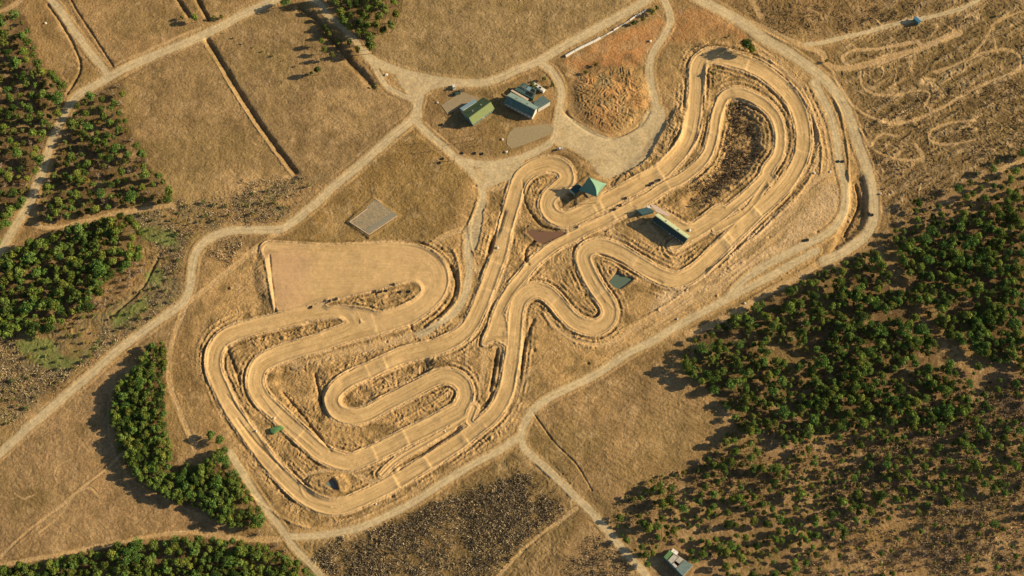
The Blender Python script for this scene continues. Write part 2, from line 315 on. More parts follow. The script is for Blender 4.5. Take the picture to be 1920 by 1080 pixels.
for p in ([(1510,300),(1560,320),(1580,400),(1500,470),(1350,550),(1200,640),(1090,660),(1060,640),(1200,600),(1400,470),(1490,390)], [(1440,90),(1500,120),(1560,210),(1580,330),(1530,330),(1520,220),(1470,140)], [(1220,290),(1290,100),(1300,110),(1290,270),(1160,350)], [(960,700),(1000,720),(975,790),(930,850),(700,970),(620,990),(640,960),(850,850)], [(880,560),(960,500),(1080,440),(1100,480),(1000,560),(900,660)], [(640,690),(830,640),(900,620),(910,660),(800,700),(700,730)], [(560,690),(700,600),(800,600),(790,640),(600,690)], [(390,640),(450,600),(430,700),(500,820),(560,960),(450,860)]):
    tint(area_mask(p, 12, 6), SAND, .38)
# ---- relief of the land
rough = np.ones(GX.shape)
def hill(pts, h, f=14, rgh=None):
    global H, rough
    m = area_mask(pts, f, 2); H += m*h
    if rgh is not None: rough += m*(rgh-rough)
hill([(1360,190),(1400,195),(1422,240),(1420,290),(1390,325),(1350,350),(1290,375),(1340,320),(1358,260)], -2.6, 16, 3)
hill([(1090,150),(1170,125),(1210,160),(1195,215),(1145,240),(1090,205)], 1.5, 12, 3.2)
hill([(505,475),(800,465),(835,510),(800,585),(700,600),(520,580)], 1.0, 10)
hill([(900,390),(925,385),(920,440),(905,480),(893,480),(893,430)], .6, 8, 1.5)
hill([(1215,280),(1275,200),(1280,260),(1240,300),(1150,345)], 1.6, 8, 2)
hill([(575,900),(600,888),(640,890),(655,910),(630,935),(590,930)], 1.2, 5)
hill([(1560,110),(1700,0),(1920,0),(1920,280),(1780,350),(1680,420),(1650,330),(1600,180)], 0, 10, 2.4)
hill([(1400,0),(1700,-20),(1600,50),(1500,75),(1430,40)], 0, 10, 2.2)
hill([(560,1020),(700,985),(830,930),(980,850),(1080,930),(1000,1080),(600,1085)], 0, 10, 1.9)
hill([(130,640),(330,540),(340,440),(550,330),(300,400),(230,540),(120,600),(0,640),(0,780)], 0, 10, 1.9)
hill([(640,700),(700,680),(800,670),(800,700),(740,730),(650,760)], -1.2, 8, 2)
hill([(520,700),(600,690),(605,780),(560,780)], -1, 8, 1.6)
hill([(1595,340),(1620,330),(1625,400),(1600,440),(1560,470),(1590,400)], -1.5, 6, 2.5)
hill([(780,270),(870,330),(890,400),(780,430),(640,380)], 0.5, 20, 1.2)
hill([(650,150),(1000,20),(1100,0),(980,100),(760,130)], 0.3, 20, 1.3)
# striation of the rough country to the upper right
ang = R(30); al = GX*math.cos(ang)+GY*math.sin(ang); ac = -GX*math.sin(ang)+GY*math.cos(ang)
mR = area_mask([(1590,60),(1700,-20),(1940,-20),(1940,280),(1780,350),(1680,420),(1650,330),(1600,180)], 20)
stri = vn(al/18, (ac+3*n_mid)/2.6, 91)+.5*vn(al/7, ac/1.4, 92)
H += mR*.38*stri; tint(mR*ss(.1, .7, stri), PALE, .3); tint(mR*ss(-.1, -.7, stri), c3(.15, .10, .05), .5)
mS = area_mask([(560,1020),(700,985),(830,930),(980,850),(1080,930),(1000,1080),(600,1085)], 15)
an2 = R(10); al2 = GX*math.cos(an2)+GY*math.sin(an2); ac2 = -GX*math.sin(an2)+GY*math.cos(an2)
st2 = vn(al2/25, (ac2+2*n_mid)/3.2, 93)
H += mS*.5*st2; tint(mS*ss(0, .6, -st2), c3(.17, .115, .055), .4)
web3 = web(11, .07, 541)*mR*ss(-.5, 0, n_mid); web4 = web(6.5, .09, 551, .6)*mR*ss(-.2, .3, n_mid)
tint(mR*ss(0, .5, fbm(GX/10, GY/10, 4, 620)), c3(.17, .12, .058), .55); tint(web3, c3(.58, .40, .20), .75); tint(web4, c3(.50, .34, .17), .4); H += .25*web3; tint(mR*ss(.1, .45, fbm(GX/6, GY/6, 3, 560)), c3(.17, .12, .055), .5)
# ploughed grain of the square field
mF = area_mask([(1000,800),(1110,720),(1280,690),(1380,780),(1310,850),(1120,940),(1080,900)], 10)
H += mF*(.035+.04*n_mid)*np.sin((GX*.5+GY*.87+2*n_sm)*2.2)
H += rough*(.06*n_worm+.07*n_worm2+.07*n_sm)
tint(ss(.15, .5, n_worm)*np.clip(rough, 0, 2), SAND, .10); tint(ss(.1, -.6, n_sm)*np.clip(rough-.5, .2, 2), DRYDARK, .22)

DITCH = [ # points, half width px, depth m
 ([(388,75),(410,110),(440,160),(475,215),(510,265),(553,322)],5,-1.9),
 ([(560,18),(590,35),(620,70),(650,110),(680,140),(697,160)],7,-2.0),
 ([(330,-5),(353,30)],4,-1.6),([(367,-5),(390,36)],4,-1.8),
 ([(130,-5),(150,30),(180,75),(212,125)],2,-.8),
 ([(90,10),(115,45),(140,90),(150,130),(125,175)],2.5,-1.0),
 ([(944,398),(937,425),(926,450),(919,470)],5,-2.6),  # cut deep on purpose so a dark shadow lies beside the lane
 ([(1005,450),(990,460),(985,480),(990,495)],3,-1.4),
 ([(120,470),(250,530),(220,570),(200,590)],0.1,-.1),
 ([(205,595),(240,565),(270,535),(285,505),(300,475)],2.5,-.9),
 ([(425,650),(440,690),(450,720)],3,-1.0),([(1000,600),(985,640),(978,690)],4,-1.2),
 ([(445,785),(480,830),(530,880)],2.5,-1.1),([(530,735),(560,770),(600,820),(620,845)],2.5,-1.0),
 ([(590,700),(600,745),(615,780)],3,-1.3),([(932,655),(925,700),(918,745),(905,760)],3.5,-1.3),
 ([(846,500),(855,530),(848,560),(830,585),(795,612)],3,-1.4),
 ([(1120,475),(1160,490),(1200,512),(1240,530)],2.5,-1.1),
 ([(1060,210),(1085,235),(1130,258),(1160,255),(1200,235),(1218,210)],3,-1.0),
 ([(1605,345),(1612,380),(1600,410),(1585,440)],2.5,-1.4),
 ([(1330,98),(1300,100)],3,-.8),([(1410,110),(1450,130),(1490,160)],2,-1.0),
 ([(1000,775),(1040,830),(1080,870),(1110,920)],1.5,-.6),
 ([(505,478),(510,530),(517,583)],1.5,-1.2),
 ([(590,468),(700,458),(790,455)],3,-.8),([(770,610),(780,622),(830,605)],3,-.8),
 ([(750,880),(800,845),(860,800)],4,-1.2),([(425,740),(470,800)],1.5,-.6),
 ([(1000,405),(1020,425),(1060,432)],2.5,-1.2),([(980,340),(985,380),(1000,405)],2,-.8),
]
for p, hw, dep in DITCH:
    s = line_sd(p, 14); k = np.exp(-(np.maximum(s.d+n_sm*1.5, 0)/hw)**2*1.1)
    H += dep*k; tint(k, c3(.15, .11, .055), .45)  # ditch beds also tinted darker, shade put into the colour
RIDGE = [
 ([(382,82),(404,116),(433,166),(468,221),(503,271),(546,328)],1.2,.5),
 ([(1020,590),(1040,615),(1075,640),(1110,650)],2,.8),
 ([(1200,330),(1235,305),(1265,275),(1285,235),(1290,190)],3,1.0),
 ([(1325,110),(1320,160),(1322,210),(1310,255),(1290,290)],2,.9),
 ([(1480,150),(1510,185),(1530,230),(1533,280),(1520,330),(1490,370),(1440,420)],2.2,.9),
 ([(1475,200),(1483,240),(1483,275),(1470,310),(1440,350),(1395,395)],2.2,.9),
 ([(610,565),(690,550),(760,533)],2,.7),([(500,700),(560,690),(700,660),(800,640)],2,.8),
 ([(640,800),(720,800),(800,760),(840,735)],2,.7),([(740,880),(800,850),(870,810)],2.5,.9),
 ([(490,740),(530,790),(600,850)],1.5,.6),([(850,470),(862,510),(858,560),(825,600)],2,1.0),
 ([(895,375),(880,430),(888,480)],2,.8),([(1100,400),(1150,378)],0.1,0),
 ([(1085,425),(1130,407),(1180,383)],2,.8),([(1290,350),(1350,300),(1370,250)],2,.5),
 ([(1300,440),(1350,415),(1385,395)],1.6,.7),([(1290,490),(1340,455),(1390,420)],2,.8),
 ([(1110,520),(1125,550),(1150,580)],1.2,.7),([(1210,20),(1250,90)],.1,0),
 ([(560,905),(575,935),(620,950)],1.5,.7),([(400,860),(470,930),(560,985),(640,985),(760,930)],2,.6),
 ([(215,700),(205,800),(240,890),(330,945),(450,995)],2,.35),
]
for p, hw, ht in RIDGE:
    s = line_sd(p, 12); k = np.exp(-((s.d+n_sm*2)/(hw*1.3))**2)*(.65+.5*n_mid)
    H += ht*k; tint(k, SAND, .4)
# rough spoil heaps beside the lanes
near = np.minimum(np.minimum(T.d, Rd.d), Pa.d)
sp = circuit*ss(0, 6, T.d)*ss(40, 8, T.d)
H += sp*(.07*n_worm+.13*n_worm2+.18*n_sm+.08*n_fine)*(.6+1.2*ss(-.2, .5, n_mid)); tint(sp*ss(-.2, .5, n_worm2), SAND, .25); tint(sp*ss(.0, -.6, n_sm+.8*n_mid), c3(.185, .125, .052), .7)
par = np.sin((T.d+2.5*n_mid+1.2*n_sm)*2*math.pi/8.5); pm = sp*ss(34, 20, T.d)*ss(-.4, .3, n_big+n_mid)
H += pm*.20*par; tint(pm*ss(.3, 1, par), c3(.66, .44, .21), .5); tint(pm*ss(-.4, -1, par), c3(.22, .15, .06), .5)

# ---- lanes cut into the land
Hs = H-rough*(.06*n_worm+.07*n_worm2+.07*n_sm)
Hs = .9*n_big+.25*n_mid+(Hs-.9*n_big-.45*n_mid)*.35
jit = 1.1*n_sm+.6*n_fine+.6*n_mid
mP = ss(1.8, -1.5, Pa.d+2*jit)
prut = vn(Pa.s/30, Pa.o/1.6, 61)
H += mP*(Hs-.1+.07*prut-H)*.8
tint(mP, SAND, .8); tint(mP*ss(0, .7, prut), PALE, .4); H += .22*np.exp(-((Pa.d-2)/1.6)**2)*(.4+.8*n_mid)
mRo = ss(1.6, -1.2, Rd.d+jit*1.2)
rrut = .6*np.exp(-((np.abs(Rd.o)-2.6)/1.0)**2)
H += mRo*(Hs+.02*n_mid-.05*rrut-H)
shoulder = np.exp(-(np.maximum(Rd.d, 0)/7)**2)*(1-mRo); tint(shoulder, SAND, .45)
tint(mRo, ROADC, .92); tint(mRo*ss(.1, .7, vn(Rd.s/26, Rd.o/2.2, 62)), PALE, .35); tint(mRo*rrut, c3(.68, .54, .34), .6); tint(mRo*np.exp(-(Rd.o/1.1)**2)*ss(-.2, .4, n_mid), c3(.40, .30, .155), .5)
yard = np.zeros(GX.shape)
for p in YARDS: yard = np.maximum(yard, area_mask(p, 8))
sw = vn((GX+9*n_big+5*n_mid)/3.5, (GY+14*n_mid)/9, 401); yl = np.exp(-(np.abs(sw)/.10)**2)
tint(yard*yl*ss(-.2, .3, n_mid), c3(.40, .30, .16), .5); tint(yard*ss(.1, .6, fbm(GX/9, GY/9, 3, 402)), SAND, .45); H -= yard*yl*.04
H += .12*np.exp(-((Rd.d-3)/1.8)**2)*(.5+n_mid); H -= .18*np.exp(-((Rd.d-7)/2.5)**2)*(.6+n_mid)
mT = ss(1.2, -1.2, T.d+jit)
st = vn(T.s/38, T.o/1.5, 51)+.55*vn(T.s/15, T.o/.9, 52)
broad = vn(T.s/60, T.o/6, 53)
H += mT*(Hs+.045*st+.03*n_fine*ss(-.1, .5, n_mid)-H)
rut = np.exp(-(np.abs(vn(T.s/45, T.o/1.9, 57))/.13)**2)*ss(-.3, .3, vn(T.s/30, T.o/5, 58))
TR = c3(.68, .45, .205)
tint(mT, TR, .96); tint(mT*ss(0, 1, st), c3(.76, .53, .27), .38); tint(mT*ss(0, -1, st), c3(.50, .32, .135), .5)
tint(mT*ss(.1, .8, broad), c3(.47, .305, .13), .5); tint(mT*ss(0, .8, fbm(GX/20, GY/20, 3, 55)), c3(.50, .34, .16), .35)
startf = area_mask(TRACK_AREAS[0], 12); rut = rut*(1-.75*startf)
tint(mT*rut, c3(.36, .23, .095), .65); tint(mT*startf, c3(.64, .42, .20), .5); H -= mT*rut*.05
tint(mT*ss(.25, .7, fbm(GX/7, GY/7, 3, 59)), c3(.40, .265, .12), .4)
# berms thrown up along the track edges
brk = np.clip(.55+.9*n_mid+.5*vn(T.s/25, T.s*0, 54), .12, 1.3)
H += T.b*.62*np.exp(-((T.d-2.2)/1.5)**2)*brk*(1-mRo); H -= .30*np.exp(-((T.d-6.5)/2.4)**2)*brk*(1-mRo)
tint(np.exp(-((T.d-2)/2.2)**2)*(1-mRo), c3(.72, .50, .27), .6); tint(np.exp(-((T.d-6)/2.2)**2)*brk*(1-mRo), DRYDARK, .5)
# inner cushion on the inside of turns: banked outer edge
H += mT*.45*ss(-6, 0, T.d)
# pinkish clay at the left end of the start field
tint(area_mask([(503,476),(580,470),(575,520),(560,577),(520,582),(508,540)], 30)*mT, PINK, .6)
JUMPS = [(720,679,-20,1.0),(690,700,-25,.8),(870,820,-33,1.2),(905,795,-35,1.1),(1113,388,-25,1.2),(1126,383,-25,1.0),(1238,326,-30,1.0),(1303,200,-85,.9),(1300,240,-85,1.0),(1370,447,-42,1.2),(1363,455,-42,1.1),(1420,397,-42,1.1),(1503,285,-70,1.1),(1505,250,-85,.9),(963,625,-88,1.2),(961,660,-86,1.0),(962,640,-88,.8),(948,430,-75,.9),(930,495,-72,1.0),(915,545,-70,.9),(741,902,-30,1.1),(800,866,-33,1.0),(560,815,42,.9),(520,775,42,.8),(455,800,55,.8),(430,755,62,.9),(515,875,48,.8),(700,605,-15,.6),(1460,190,40,.8),(1400,120,20,.8),(760,820,-25,.9),(700,848,-25,.9),(1190,490,28,.7),(1125,550,58,.8),(1040,562,45,.6),(1150,405,-30,.8),(1250,345,-30,.8),(1335,250,-80,.8),(1465,255,-88,.8)]
for u, v, a, h in JUMPS:
    W = win((u, u), (v, v), 40); c, s_ = math.cos(R(a)), math.sin(R(a))
    t = (U[W]-u)*c+(V[W]-v)*s_; o = -(U[W]-u)*s_+(V[W]-v)*c
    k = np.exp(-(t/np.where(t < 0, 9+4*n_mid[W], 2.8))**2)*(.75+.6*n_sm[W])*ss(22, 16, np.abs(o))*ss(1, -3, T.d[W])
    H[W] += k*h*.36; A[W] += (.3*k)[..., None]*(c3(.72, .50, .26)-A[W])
# scattered small pits / mounds inside the islands
rs = random.Random(4)
for i in range(170):
    u, v = rs.uniform(400, 1560), rs.uniform(100, 960)
    gx_, gy_ = P(u, v); j, i_ = int((gy_-Y0)/STEP), int((gx_-X0)/STEP)
    if not circuit[j, i_] > .8 or min(T.d[j, i_], Rd.d[j, i_]) < 4: continue
    r = rs.uniform(1.5, 3.5); W = win((u, u), (v, v), 14); d2 = (U[W]-u)**2+(V[W]-v)**2
    H[W] += rs.choice((-1, -1, .8))*rs.uniform(.5, 1.0)*np.exp(-d2/(r*r))
POND = [
 ([(1157.5,507),(1163,514),(1171,518.5),(1180,520),(1187,522.5),(1175,532),(1161.7,541),(1150,537),(1141.7,527.5),(1150,518)], 'grey'),
 ([(606,906),(613,903),(622,898),(629,903),(633,918),(625,917),(616,911)], 'blue'),
 ([(988,434),(1000,432),(1020,436),(1050,434),(1058,437),(1040,446),(1017,456),(1005,450),(997,443)], 'brown'),
]
for p, q_, hh_ in (([(1545,150),(1575,210),(1590,290),(1590,340)],0,.8),([(1478,150),(1515,200),(1540,270),(1538,325)],0,.8),([(1320,350),(1380,300),(1400,340)],0,.1),([(1280,540),(1400,455),(1480,385)],0,.7),([(1150,625),(1250,570),(1340,500)],0,.7)):
    k_ = np.exp(-((line_sd(p, 12).d+n_sm*2)/2.2)**2)*(.6+.6*n_mid)*(1-mT)*(1-mRo); H += hh_*k_; tint(k_, SAND, .4)
for p, k in POND:
    m = area_mask(p, 2.2, 0, True); H += m*(-1.6-H)
    W = win([q[0] for q in p], [q[1] for q in p], 20); d = polysd(np.array(p, float), W)
    kk = np.exp(-((d-5)/3)**2); H[W] += .35*kk; A[W] += (.75*ss(9, 1, d+2*n_sm[W]))[..., None]*(c3(.25, .165, .085)-A[W])
PAD = [(704,373),(713.5,380),(722,387),(737,396.5),(745,404.5),(692,440),(655.5,416),(688,392),(687,388)]
m = area_mask([(700,368),(752,404),(692,447),(648,416)], 3, 0, True); H += m*(Hs.mean()*0+.15-H)
for p in ([(820,195),(866,166),(910,184),(878,198),(838,220)], [(943,262),(952,240),(1028,226),(1046,238),(1042,254),(995,274),(955,286)], [(845,215),(905,175),(945,195),(935,215),(885,245)], [(930,185),(985,145),(1045,190),(995,232)], [(1075,350),(1105,325),(1145,340),(1120,380),(1080,385)], [(1190,385),(1235,385),(1305,440),(1270,462),(1200,412)], [(1225,1045),(1265,1020),(1310,1060),(1285,1095)]):
    m = area_mask(p, 4, 0, True); H += m*(.1-H)
edge = ss(0, 12, np.minimum(np.minimum(GX-X0, X1-GX), np.minimum(GY-Y0, Y1-GY)))
H *= edge
grain = np.random.default_rng(1).normal(size=GX.shape); offt = 1-.6*mT; A *= 1+(1-mT)[..., None]*(1-mRo)[..., None]*c3(.02, .0, -.02)
tuft = vn(GX/.75, GY/.75, 601)
A = np.clip(A*(1+offt*(.13*n_sm+.10*n_fine+.14*tuft+.07*grain))[..., None], .01, .9)
H += (1-mT)*(1-mRo)*.05*tuft

def hz(x, y):
    i = min(max(int((x-X0)/STEP), 0), NX-1); j = min(max(int((y-Y0)/STEP), 0), NY-1)
    return float(H[j, i])
def pick(F, u, v):
    x, y = P(u, v); i = min(max(int((x-X0)/STEP), 0), NX-1); j = min(max(int((y-Y0)/STEP), 0), NY-1)
    return float(F[j, i])

# ------------------------------------------------------------------ materials
def mat(name, col=None, rough_=.9, attr=None, noise=0, nscale=2.0, bump=0, bscale=3.0, metal=0, spec=.3, trans=0, ramp=None):
    m = bpy.data.materials.new(name); m.use_nodes = True; nt = m.node_tree; N = nt.nodes; Lk = nt.links
    b = N['Principled BSDF']; b.inputs['Roughness'].default_value = rough_; b.inputs['Metallic'].default_value = metal
    b.inputs['Specular IOR Level'].default_value = spec
    geo = N.new('ShaderNodeNewGeometry') if attr else N.new('ShaderNodeTexCoord')
    pos = geo.outputs['Position'] if attr else geo.outputs['Object']
    if attr: a = N.new('ShaderNodeAttribute'); a.attribute_name = attr; src = a.outputs['Color']
    else: a = N.new('ShaderNodeRGB'); a.outputs[0].default_value = (*col, 1); src = a.outputs[0]
    if noise:
        n = N.new('ShaderNodeTexNoise'); n.inputs['Scale'].default_value = nscale; n.inputs['Detail'].default_value = 6; n.inputs['Roughness'].default_value = .65
        Lk.new(pos, n.inputs['Vector'])
        mr = N.new('ShaderNodeMapRange'); mr.inputs[1].default_value = .3; mr.inputs[2].default_value = .7
        mr.inputs[3].default_value = 1-noise; mr.inputs[4].default_value = 1+noise; Lk.new(n.outputs['Fac'], mr.inputs[0])
        mx = N.new('ShaderNodeVectorMath'); mx.operation = 'SCALE'; Lk.new(src, mx.inputs[0]); Lk.new(mr.outputs[0], mx.inputs['Scale']); src = mx.outputs[0]
    Lk.new(src, b.inputs['Base Color'])
    if bump:
        n2 = N.new('ShaderNodeTexNoise'); n2.inputs['Scale'].default_value = bscale; n2.inputs['Detail'].default_value = 5; n2.inputs['Roughness'].default_value = .7
        Lk.new(pos, n2.inputs['Vector']); bp = N.new('ShaderNodeBump'); bp.inputs['Distance'].default_value = bump; bp.inputs['Strength'].default_value = 1
        Lk.new(n2.outputs['Fac'], bp.inputs['Height']); Lk.new(bp.outputs[0], b.inputs['Normal'])
    if trans:
        tr = N.new('ShaderNodeBsdfTranslucent'); Lk.new(src, tr.inputs['Color']); ms = N.new('ShaderNodeMixShader'); ms.inputs[0].default_value = trans
        Lk.new(b.outputs[0], ms.inputs[1]); Lk.new(tr.outputs[0], ms.inputs[2]); Lk.new(ms.outputs[0], N['Material Output'].inputs[0])
    return m
M_ground = mat('dry_earth', attr='albedo', noise=.26, nscale=1.7, bump=.28, bscale=1.3, rough_=1, spec=0)
M_track = mat('raked_dirt', attr='albedo', noise=.07, nscale=.7, bump=.05, bscale=1.2, rough_=1, spec=0)
M_far = mat('far_dry_land', (.34, .23, .12), 1, noise=.3, nscale=.02, spec=0)
M_leaf = mat('pine_needles', attr='leaf', rough_=.8, spec=.1, trans=.25)
M_bark = mat('bark', (.16, .10, .06), noise=.3, nscale=4)
M_twig = mat('bare_twigs', attr='leaf', rough_=1, spec=0)

def new_obj(name, me, parent=None):
    o = bpy.data.objects.new(name, me); COL.objects.link(o)
    if parent is not None: o.parent = parent
    return o
def tag(o, label, cat, group=None, kind=None):
    if label: o['label'] = label
    if cat: o['category'] = cat
    if group: o['group'] = group
    if kind: o['kind'] = kind
    return o
def fast_mesh(name, verts, quads, attrs=None, m=None, normals=None, sm=False, nper=4):
    me = bpy.data.meshes.new(name); nv, nf = len(verts), len(quads)
    me.vertices.add(nv); me.vertices.foreach_set('co', np.asarray(verts, np.float32).ravel())
    me.loops.add(nf*nper); me.polygons.add(nf)
    me.loops.foreach_set('vertex_index', np.asarray(quads, np.int32).ravel())
    me.polygons.foreach_set('loop_start', np.arange(nf, dtype=np.int32)*nper)
    if sm: me.polygons.foreach_set('use_smooth', np.ones(nf, bool))
    me.update(calc_edges=True)
    for k, c in (attrs or {}).items():
        at = me.attributes.new(k, 'FLOAT_COLOR', 'POINT'); c4 = np.ones((nv, 4), np.float32); c4[:, :3] = c; at.data.foreach_set('color', c4.ravel())
    if m: me.materials.append(m)
    if normals is not None: me.normals_split_custom_set_from_vertices(normals)
    return me

# ---- split the terrain into ground, track, roads and paths (one continuous relief)
co = np.stack([GX, GY, H], -1).reshape(-1, 3)
dHx = np.gradient(H, STEP, axis=1); dHy = np.gradient(H, STEP, axis=0)
nrm = np.stack([-dHx, -dHy, np.ones_like(H)], -1); nrm /= np.linalg.norm(nrm, axis=-1, keepdims=True); nrm = nrm.reshape(-1, 3)
idx = np.arange(NY*NX).reshape(NY, NX)
Q = np.stack([idx[:-1, :-1], idx[:-1, 1:], idx[1:, 1:], idx[1:, :-1]], -1).reshape(-1, 4)
cls = np.zeros(GX.shape, int); cls[Pa.d < 0] = 3; cls[Rd.d < 0] = 2; cls[T.d < 0] = 1
qc = cls[:-1, :-1].ravel(); Af = A.reshape(-1, 3)
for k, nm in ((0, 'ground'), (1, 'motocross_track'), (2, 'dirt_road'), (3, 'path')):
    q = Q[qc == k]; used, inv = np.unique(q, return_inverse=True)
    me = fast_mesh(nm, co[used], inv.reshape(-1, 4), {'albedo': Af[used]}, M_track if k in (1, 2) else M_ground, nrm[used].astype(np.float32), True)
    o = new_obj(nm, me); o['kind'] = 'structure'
# surrounding land to the horizon
fr = 6000.0; vs = [(X0,Y0,0),(X1,Y0,0),(X1,Y1,0),(X0,Y1,0),(-fr,-fr,0),(fr,-fr,0),(fr,fr,0),(-fr,fr,0)]
me = bpy.data.meshes.new('terrain'); me.from_pydata(vs, [], [(0,4,5,1),(1,5,6,2),(2,6,7,3),(3,7,4,0)]); me.materials.append(M_far)
new_obj('terrain', me)['kind'] = 'structure'
#@@OBJECTS@@
# ------------------------------------------------------------------ mesh builder
class MB:
    def __init__(s): s.v = []; s.f = []
    def poly(s, pts, faces):
        k = len(s.v); s.v += [tuple(p) for p in pts]; s.f += [tuple(i+k for i in f) for f in faces]
    def slab(s, pts, t):
        """thick panel: outline pts (3d), extruded t downward"""
        n = len(pts); a = [Vector(p) for p in pts]; b = [p-Vector((0, 0, t)) for p in a]
        fs = [tuple(range(n)), tuple(range(2*n-1, n-1, -1))]+[(i, i+n, (i+1) % n+n, (i+1) % n) for i in range(n)]
        s.poly(a+b, fs)
    def box(s, c, sx, sy, sz, rz=0, tilt=None):
        M = Matrix.Rotation(rz, 3, 'Z')
        if tilt is not None: M = M @ tilt
        pts = [Vector(c)+M @ Vector((x*sx/2, y*sy/2, z*sz/2)) for z in (-1, 1) for x, y in ((-1, -1), (1, -1), (1, 1), (-1, 1))]
        s.poly(pts, [(3, 2, 1, 0), (4, 5, 6, 7), (0, 1, 5, 4), (1, 2, 6, 5), (2, 3, 7, 6), (3, 0, 4, 7)])
    def tube(s, path, r, n=6, r2=None):
        path = [Vector(p) for p in path]; m = len(path); k = len(s.v)
        for i, p in enumerate(path):
            d = (path[min(i+1, m-1)]-path[max(i-1, 0)]).normalized(); a = d.orthogonal().normalized(); b = d.cross(a)
            rr = r if r2 is None else r+(r2-r)*i/(m-1)
            for j in range(n):
                t = 2*math.pi*j/n; s.v.append(tuple(p+rr*(math.cos(t)*a+math.sin(t)*b)))
        for i in range(m-1):
            for j in range(n): s.f.append((k+i*n+j, k+i*n+(j+1) % n, k+(i+1)*n+(j+1) % n, k+(i+1)*n+j))
        s.f.append(tuple(k+j for j in range(n-1, -1, -1))); s.f.append(tuple(k+(m-1)*n+j for j in range(n)))
    def build(s, name, m, parent=None, origin=None, sm=False):
        o0 = Vector(origin) if origin is not None else Vector((0, 0, 0))
        me = bpy.data.meshes.new(name); me.from_pydata([tuple(Vector(p)-o0) for p in s.v], [], s.f); me.materials.append(m)
        if sm: me.polygons.foreach_set('use_smooth', [True]*len(me.polygons))
        o = new_obj(name, me, parent)
        if parent is None: o.location = o0
        return o
def empty(name, loc, rz=0, label=None, cat=None, group=None):
    o = bpy.data.objects.new(name, None); COL.objects.link(o); o.location = loc; o.rotation_euler = (0, 0, rz); o.empty_display_size = 1
    return tag(o, label, cat, group)
def ground_pt(u, v):
    x, y = P(u, v); return Vector((float(x), float(y), hz(x, y)))
def paint(name, c, r=.7, n=.12, ns=1.5, **k): return mat(name, c, r, noise=n, nscale=ns, **k)
M_green = paint('green_roof_metal', (.25, .30, .12), .85); M_teal = paint('blue_grey_roof_metal', (.17, .235, .215), .85, .2, .8)
M_teal2 = paint('teal_sheet', (.13, .215, .185), .85, .3, .6); M_wall = paint('pale_plaster', (.62, .58, .50)); M_tealwall = paint('teal_wall', (.10, .19, .19))
M_pale = paint('lit_green_roof_metal', (.40, .45, .28), .5); M_dark = paint('dark_opening', (.03, .035, .035), .4, 0)
M_glass = mat('window_glass', (.05, .07, .08), .1, spec=.8); M_white = paint('weathered_white_paint', (.78, .74, .66), .6, .18, 2)
M_conc = paint('concrete', (.50, .46, .38), .9, .2, .8, bump=.02); M_wood = paint('weathered_wood', (.36, .25, .15), .9, .25, 3)
M_canopy = paint('green_membrane', (.20, .36, .23), .6, .06, .5, trans=.04); M_metal = paint('grey_metal', (.4, .4, .38), .5, .1, 2, metal=.5)
M_rubber = paint('black_rubber', (.03, .03, .03), .9, .1); M_rock = paint('pale_rock', (.68, .60, .47), .95, .25, 3, bump=.05)
M_shadeteal = paint('shaded_teal_metal', (.045, .085, .08), .85); M_blue = paint('blue_paint', (.05, .17, .27), .5); M_tarp = paint('green_tarpaulin', (.12, .24, .08), .6, .25, 2)  # dark teal metal has the shade of turned-away faces in its colour
M_pinkc = paint('pink_concrete', (.66, .50, .38), .9, .12, 1); M_bluelt = paint('light_blue_metal', (.30, .44, .48), .5)

# ------------------------------------------------------------------ buildings
def slope_panel(mb, a, b, c, d, ribs=0, t=.18):
    """roof plane a-b (ridge) c-d (eave under b, a), with raised seams"""
    mb.slab([a, b, c, d], t)
    for i in range(ribs+1):
        f = (i+.02)/(ribs+.04); p = a.lerp(b, f); q = d.lerp(c, f)
        e = (b-a).normalized()*.05; up = Vector((0, 0, .09))
        mb.poly([p-e, p+e, q+e, q-e, p-e+up, p+e+up, q+e+up, q-e+up], [(4, 5, 6, 7), (0, 3, 7, 4), (1, 5, 6, 2), (2, 6, 7, 3), (0, 4, 5, 1)])
def windows_on(root, p, q, z0, z1, n, name='window', wdt=1.0, door=None):
    """a row of framed windows on the wall p-q (world xy, outward = right of p->q)"""
    d = (q-p); L = d.length; d.normalize(); nrm_ = Vector((d.y, -d.x, 0)); rz = math.atan2(d.y, d.x)
    for i in range(n):
        c = p+d*L*(i+.5)/n; isd = door is not None and i == door
        zz0 = .05 if isd else z0; c3_ = Vector((c.x, c.y, (zz0+z1)/2))+nrm_*.03
        m = MB(); m.box(c3_, wdt+.2, .10, z1-zz0+.2, rz)
        fo = m.build('door' if isd else name, M_white, root, None); fo.location = -root.location if root else (0, 0, 0)
        g = MB(); g.box(c3_+nrm_*.06, wdt*.85, .05, (z1-zz0)*.9, rz); go = g.build('door_leaf' if isd else 'pane', M_wood if isd else M_glass, fo)
